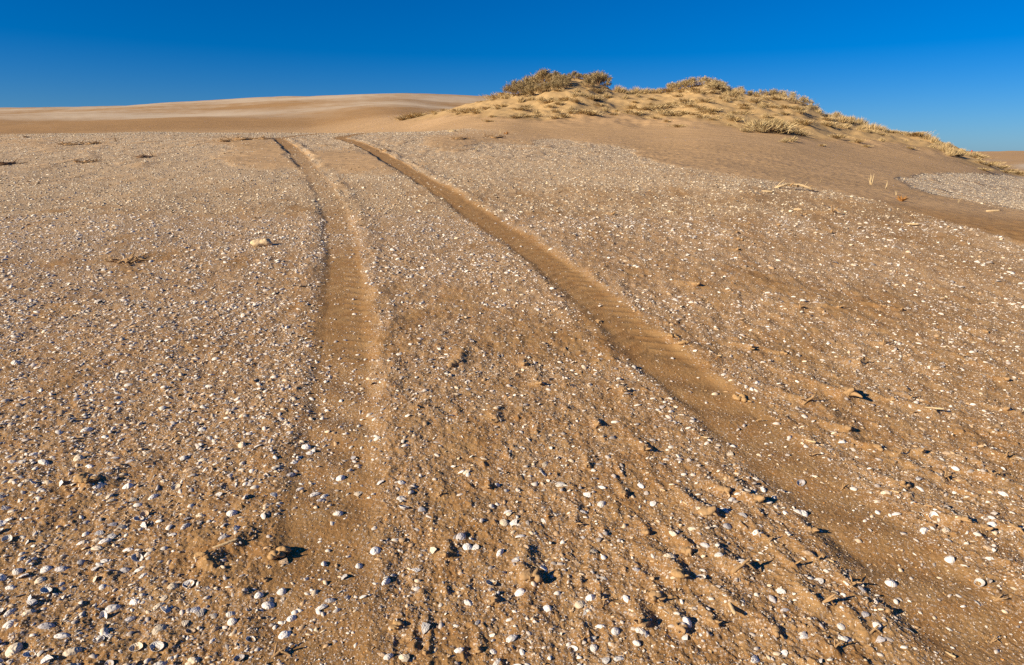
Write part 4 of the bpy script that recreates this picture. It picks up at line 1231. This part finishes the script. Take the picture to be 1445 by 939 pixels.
M_ORANGE = plain('orange_stems', (0.27, 0.12, 0.035), (0.40, 0.20, 0.06), 20)
M_STRAWP = plain('dry_stalk', (0.50, 0.36, 0.18), (0.60, 0.46, 0.26), 20)
M_DARK = plain('dark_stalk', (0.16, 0.09, 0.045), (0.25, 0.15, 0.08), 20)
small_plant('orange_tuft', 1272, 283, 11, 26, 1.0, 0.07, M_ORANGE, 'small round orange tuft with a dark shadow below the branch line', 'plant')
small_plant('orange_tuft', 714, 190, 6, 12, 0.9, 0.09, M_ORANGE, 'tiny orange tuft among debris where the shell plain ends', 'plant')
for u, v, h, lab_ in ((1229, 262, 17, 'thin pair of upright dry grass stalks right of the fallen branch'), (1250, 267, 14, 'single slanted dry grass stalk left of the orange tuft'), (1264, 277, 10, 'short dry stalk right beside the orange tuft'), (1157, 257, 9, 'short dry stalk just right of the fallen branch'),
                      (1352, 287, 8, 'short pale stalk on sand below the white shell patch'), (706, 189, 9, 'short dry stalk beside the tiny orange tuft'), (672, 214, 8, 'small upright stalk on shelly ground under the debris patch')):
    small_plant('grass_stalk', u, v, h, 2 if 'single' in lab_ or 'short' in lab_ else 4, 0.15, 0.035, M_STRAWP, lab_, 'grass stalk', 'dry grass stalks')
small_plant('twig_tuft', 165, 200, 13, 2, 0.25, 0.03, M_DARK, 'thin dark leaning twig upright on the shell plain by the crest', 'twig')
# low drift-weed heaps near the crest of the plain
for j, (u, v, w, n, lab_) in enumerate(((105, 204, 26, 46, 'low yellow-brown heap of dry weed near the crest of the shell plain'), (135, 203, 16, 30, 'smaller yellow-brown weed heap joining the larger one'), (345, 197, 26, 44, 'low dark brown weed heap beside the upright track at the crest'), (318, 199, 18, 24, 'thin brown weed heap just beside the darker one'),
                                        (372, 197, 14, 24, 'brown weed heap touching the upright track at the crest'), (40, 194, 8, 16, 'tiny dark weed heap at the very crest of the shell plain'), (12, 231, 22, 26, 'dark flat weed wisp on the shell bed by the picture edge'),
                                        (205, 222, 18, 20, 'dark flat weed wisp midway across the shell bed'), (125, 229, 20, 24, 'brown flat weed wisp lower down under the yellow heaps'), (650, 196, 20, 30, 'brown root debris on the sandy patch by the crest'), (700, 194, 22, 34, 'brown root debris beside the tiny orange tuft'),
                                        (182, 368, 22, 26, 'brown weed wisp alone in the shell bed'), (545, 214, 12, 14, 'brown weed wisp beside the diagonal track near the crest'), (640, 186, 12, 12, 'small pale weed heap at the crest in the middle'))):
    x, y = ground_at(u, v); k = px_m(x, y); r = random.Random(1200 + j); V, Fc = [], []
    for _ in range(n):
        a = r.uniform(0, 6.28); rr = r.random() ** .6 * w * k * .8
        tube(V, Fc, curve_pts((rr * math.cos(a), rr * math.sin(a) * 1.2, r.uniform(-.01, .02)), (r.uniform(-1, 1), r.uniform(-1, 1), r.uniform(0, .35)), min(r.uniform(.06, .2), w * k * .55), 4, r, .3), [.007, .007, .006, .005, .003], 4, r)
    lump(V, Fc, (0, 0, -0.01), (w * k * .5, w * k * .7, 0.035), r)
    obj('weed_heap', mesh_py('weed_heap', V, Fc, (M_STICK, M_STRAWP, M_DARK)[0 if 'brown' in lab_ else 1 if 'yellow' in lab_ or 'pale' in lab_ else 2]), (x, y, H1(x, y)), label=lab_, cat='dry weed', group='dry weed and root debris')

# red-topped marker on the low end of the ridge
x, y = ground_at(1370, 219, 46); k = px_m(x, y); post = bpy.data.objects.new('marker_post', None); C.objects.link(post); post.location = (x, y, H1(x, y))
tag(post, 'thin reddish marker post standing at the low end of the dune ridge', 'marker post')
V, Fc = [], []; tube(V, Fc, [(0, 0, -.1), (0, 0, 3 * k), (.4 * k, 0, 9 * k)], [.6 * k, .55 * k, .5 * k], 7); obj('post', mesh_py('post', V, Fc, M_DARK), parent=post)
V, Fc = [], []; tube(V, Fc, [(.3 * k, 0, 6.4 * k), (.45 * k, 0, 7.8 * k), (.5 * k, 0, 9.4 * k)], [.9 * k, 1.1 * k, .8 * k], 8); obj('red_cap', mesh_py('red_cap', V, Fc, plain('red_cap', (.35, .06, .04), (.42, .09, .05))), parent=post)

for _o in SC.objects:
    for _a, _b in ((' the slope', ''), ('straight ', ''), ('crusted ', ''), (' hollow', ''), (' far up,', ' far up'), (' cockle', ''), (' lying half buried', ''), ('between tracks', 'between tracks'), (' brown root', ' root'), ('medium ', ''), ('upturned hollow', 'upturned'), (' piece', ''), ('long ', ''), (' with a buried root', ''), ('upright straw', 'straw')):
        if len(str(_o.get('label', '')).replace(',', '').split()) > 15: _o['label'] = _o['label'].replace(_a, _b)
    if len(str(_o.get('label', '')).replace(',', '').split()) > 16: print('LONG', _o.name, _o['label'])
# ------------------------------------------------------------------ light
SUN_EL, SUN_DIR = math.radians(23), math.radians(29)      # light travels towards +X turned 18 deg to +Y
sun = bpy.data.lights.new('sun', 'SUN'); sun.energy = 4.6; sun.angle = math.radians(0.5); sun.color = (1.0, 0.88, 0.69)
so = bpy.data.objects.new('sun', sun); C.objects.link(so)
dv = mathutils.Vector((math.cos(SUN_DIR) * math.cos(SUN_EL), math.sin(SUN_DIR) * math.cos(SUN_EL), -math.sin(SUN_EL)))
so.rotation_euler = dv.to_track_quat('-Z', 'Y').to_euler()
w = bpy.data.worlds.new('World'); SC.world = w; w.use_nodes = True
nt = w.node_tree; bg = nt.nodes['Background']
sky = nt.nodes.new('ShaderNodeTexSky'); sky.sky_type = 'NISHITA'; sky.sun_disc = False
sky.sun_elevation = SUN_EL
# the sun stands opposite to dv: azimuth clockwise from +Y
sky.sun_rotation = math.atan2(-dv.x, -dv.y) % (2 * math.pi)
sky.altitude = 0; sky.air_density = 0.9; sky.dust_density = 0.3; sky.ozone_density = 8.0
hs = nt.nodes.new('ShaderNodeHueSaturation'); hs.inputs['Saturation'].default_value = 1.30; hs.inputs['Value'].default_value = 1.0
nt.links.new(sky.outputs[0], hs.inputs['Color']); tn = nt.nodes.new('ShaderNodeMix'); tn.data_type = 'RGBA'; tn.blend_type = 'MULTIPLY'; tn.inputs[0].default_value = 1.0
nt.links.new(hs.outputs[0], tn.inputs[6]); tn.inputs[7].default_value = (0.62, 0.76, 0.92, 1); nt.links.new(tn.outputs[2], bg.inputs['Color'])
bg.inputs['Strength'].default_value = 0.06

# ------------------------------------------------------------------ camera
cam = bpy.data.cameras.new('camera'); cam.sensor_fit = 'HORIZONTAL'; cam.sensor_width = 36; cam.lens = 36 * F / 1445; cam.clip_start = 0.05; cam.clip_end = 6000
co = bpy.data.objects.new('camera', cam); C.objects.link(co); co.location = (0, 0, 0); co.rotation_euler = (math.pi / 2 - P, 0, 0)
SC.camera = co
SC.view_settings.view_transform = 'Standard'; SC.view_settings.look = 'None'; SC.view_settings.gamma = 1.0; SC.view_settings.exposure = 0.80
SC.render.engine = 'CYCLES'
SC.cycles.max_bounces = 4; SC.cycles.diffuse_bounces = 2; SC.cycles.use_denoising = False
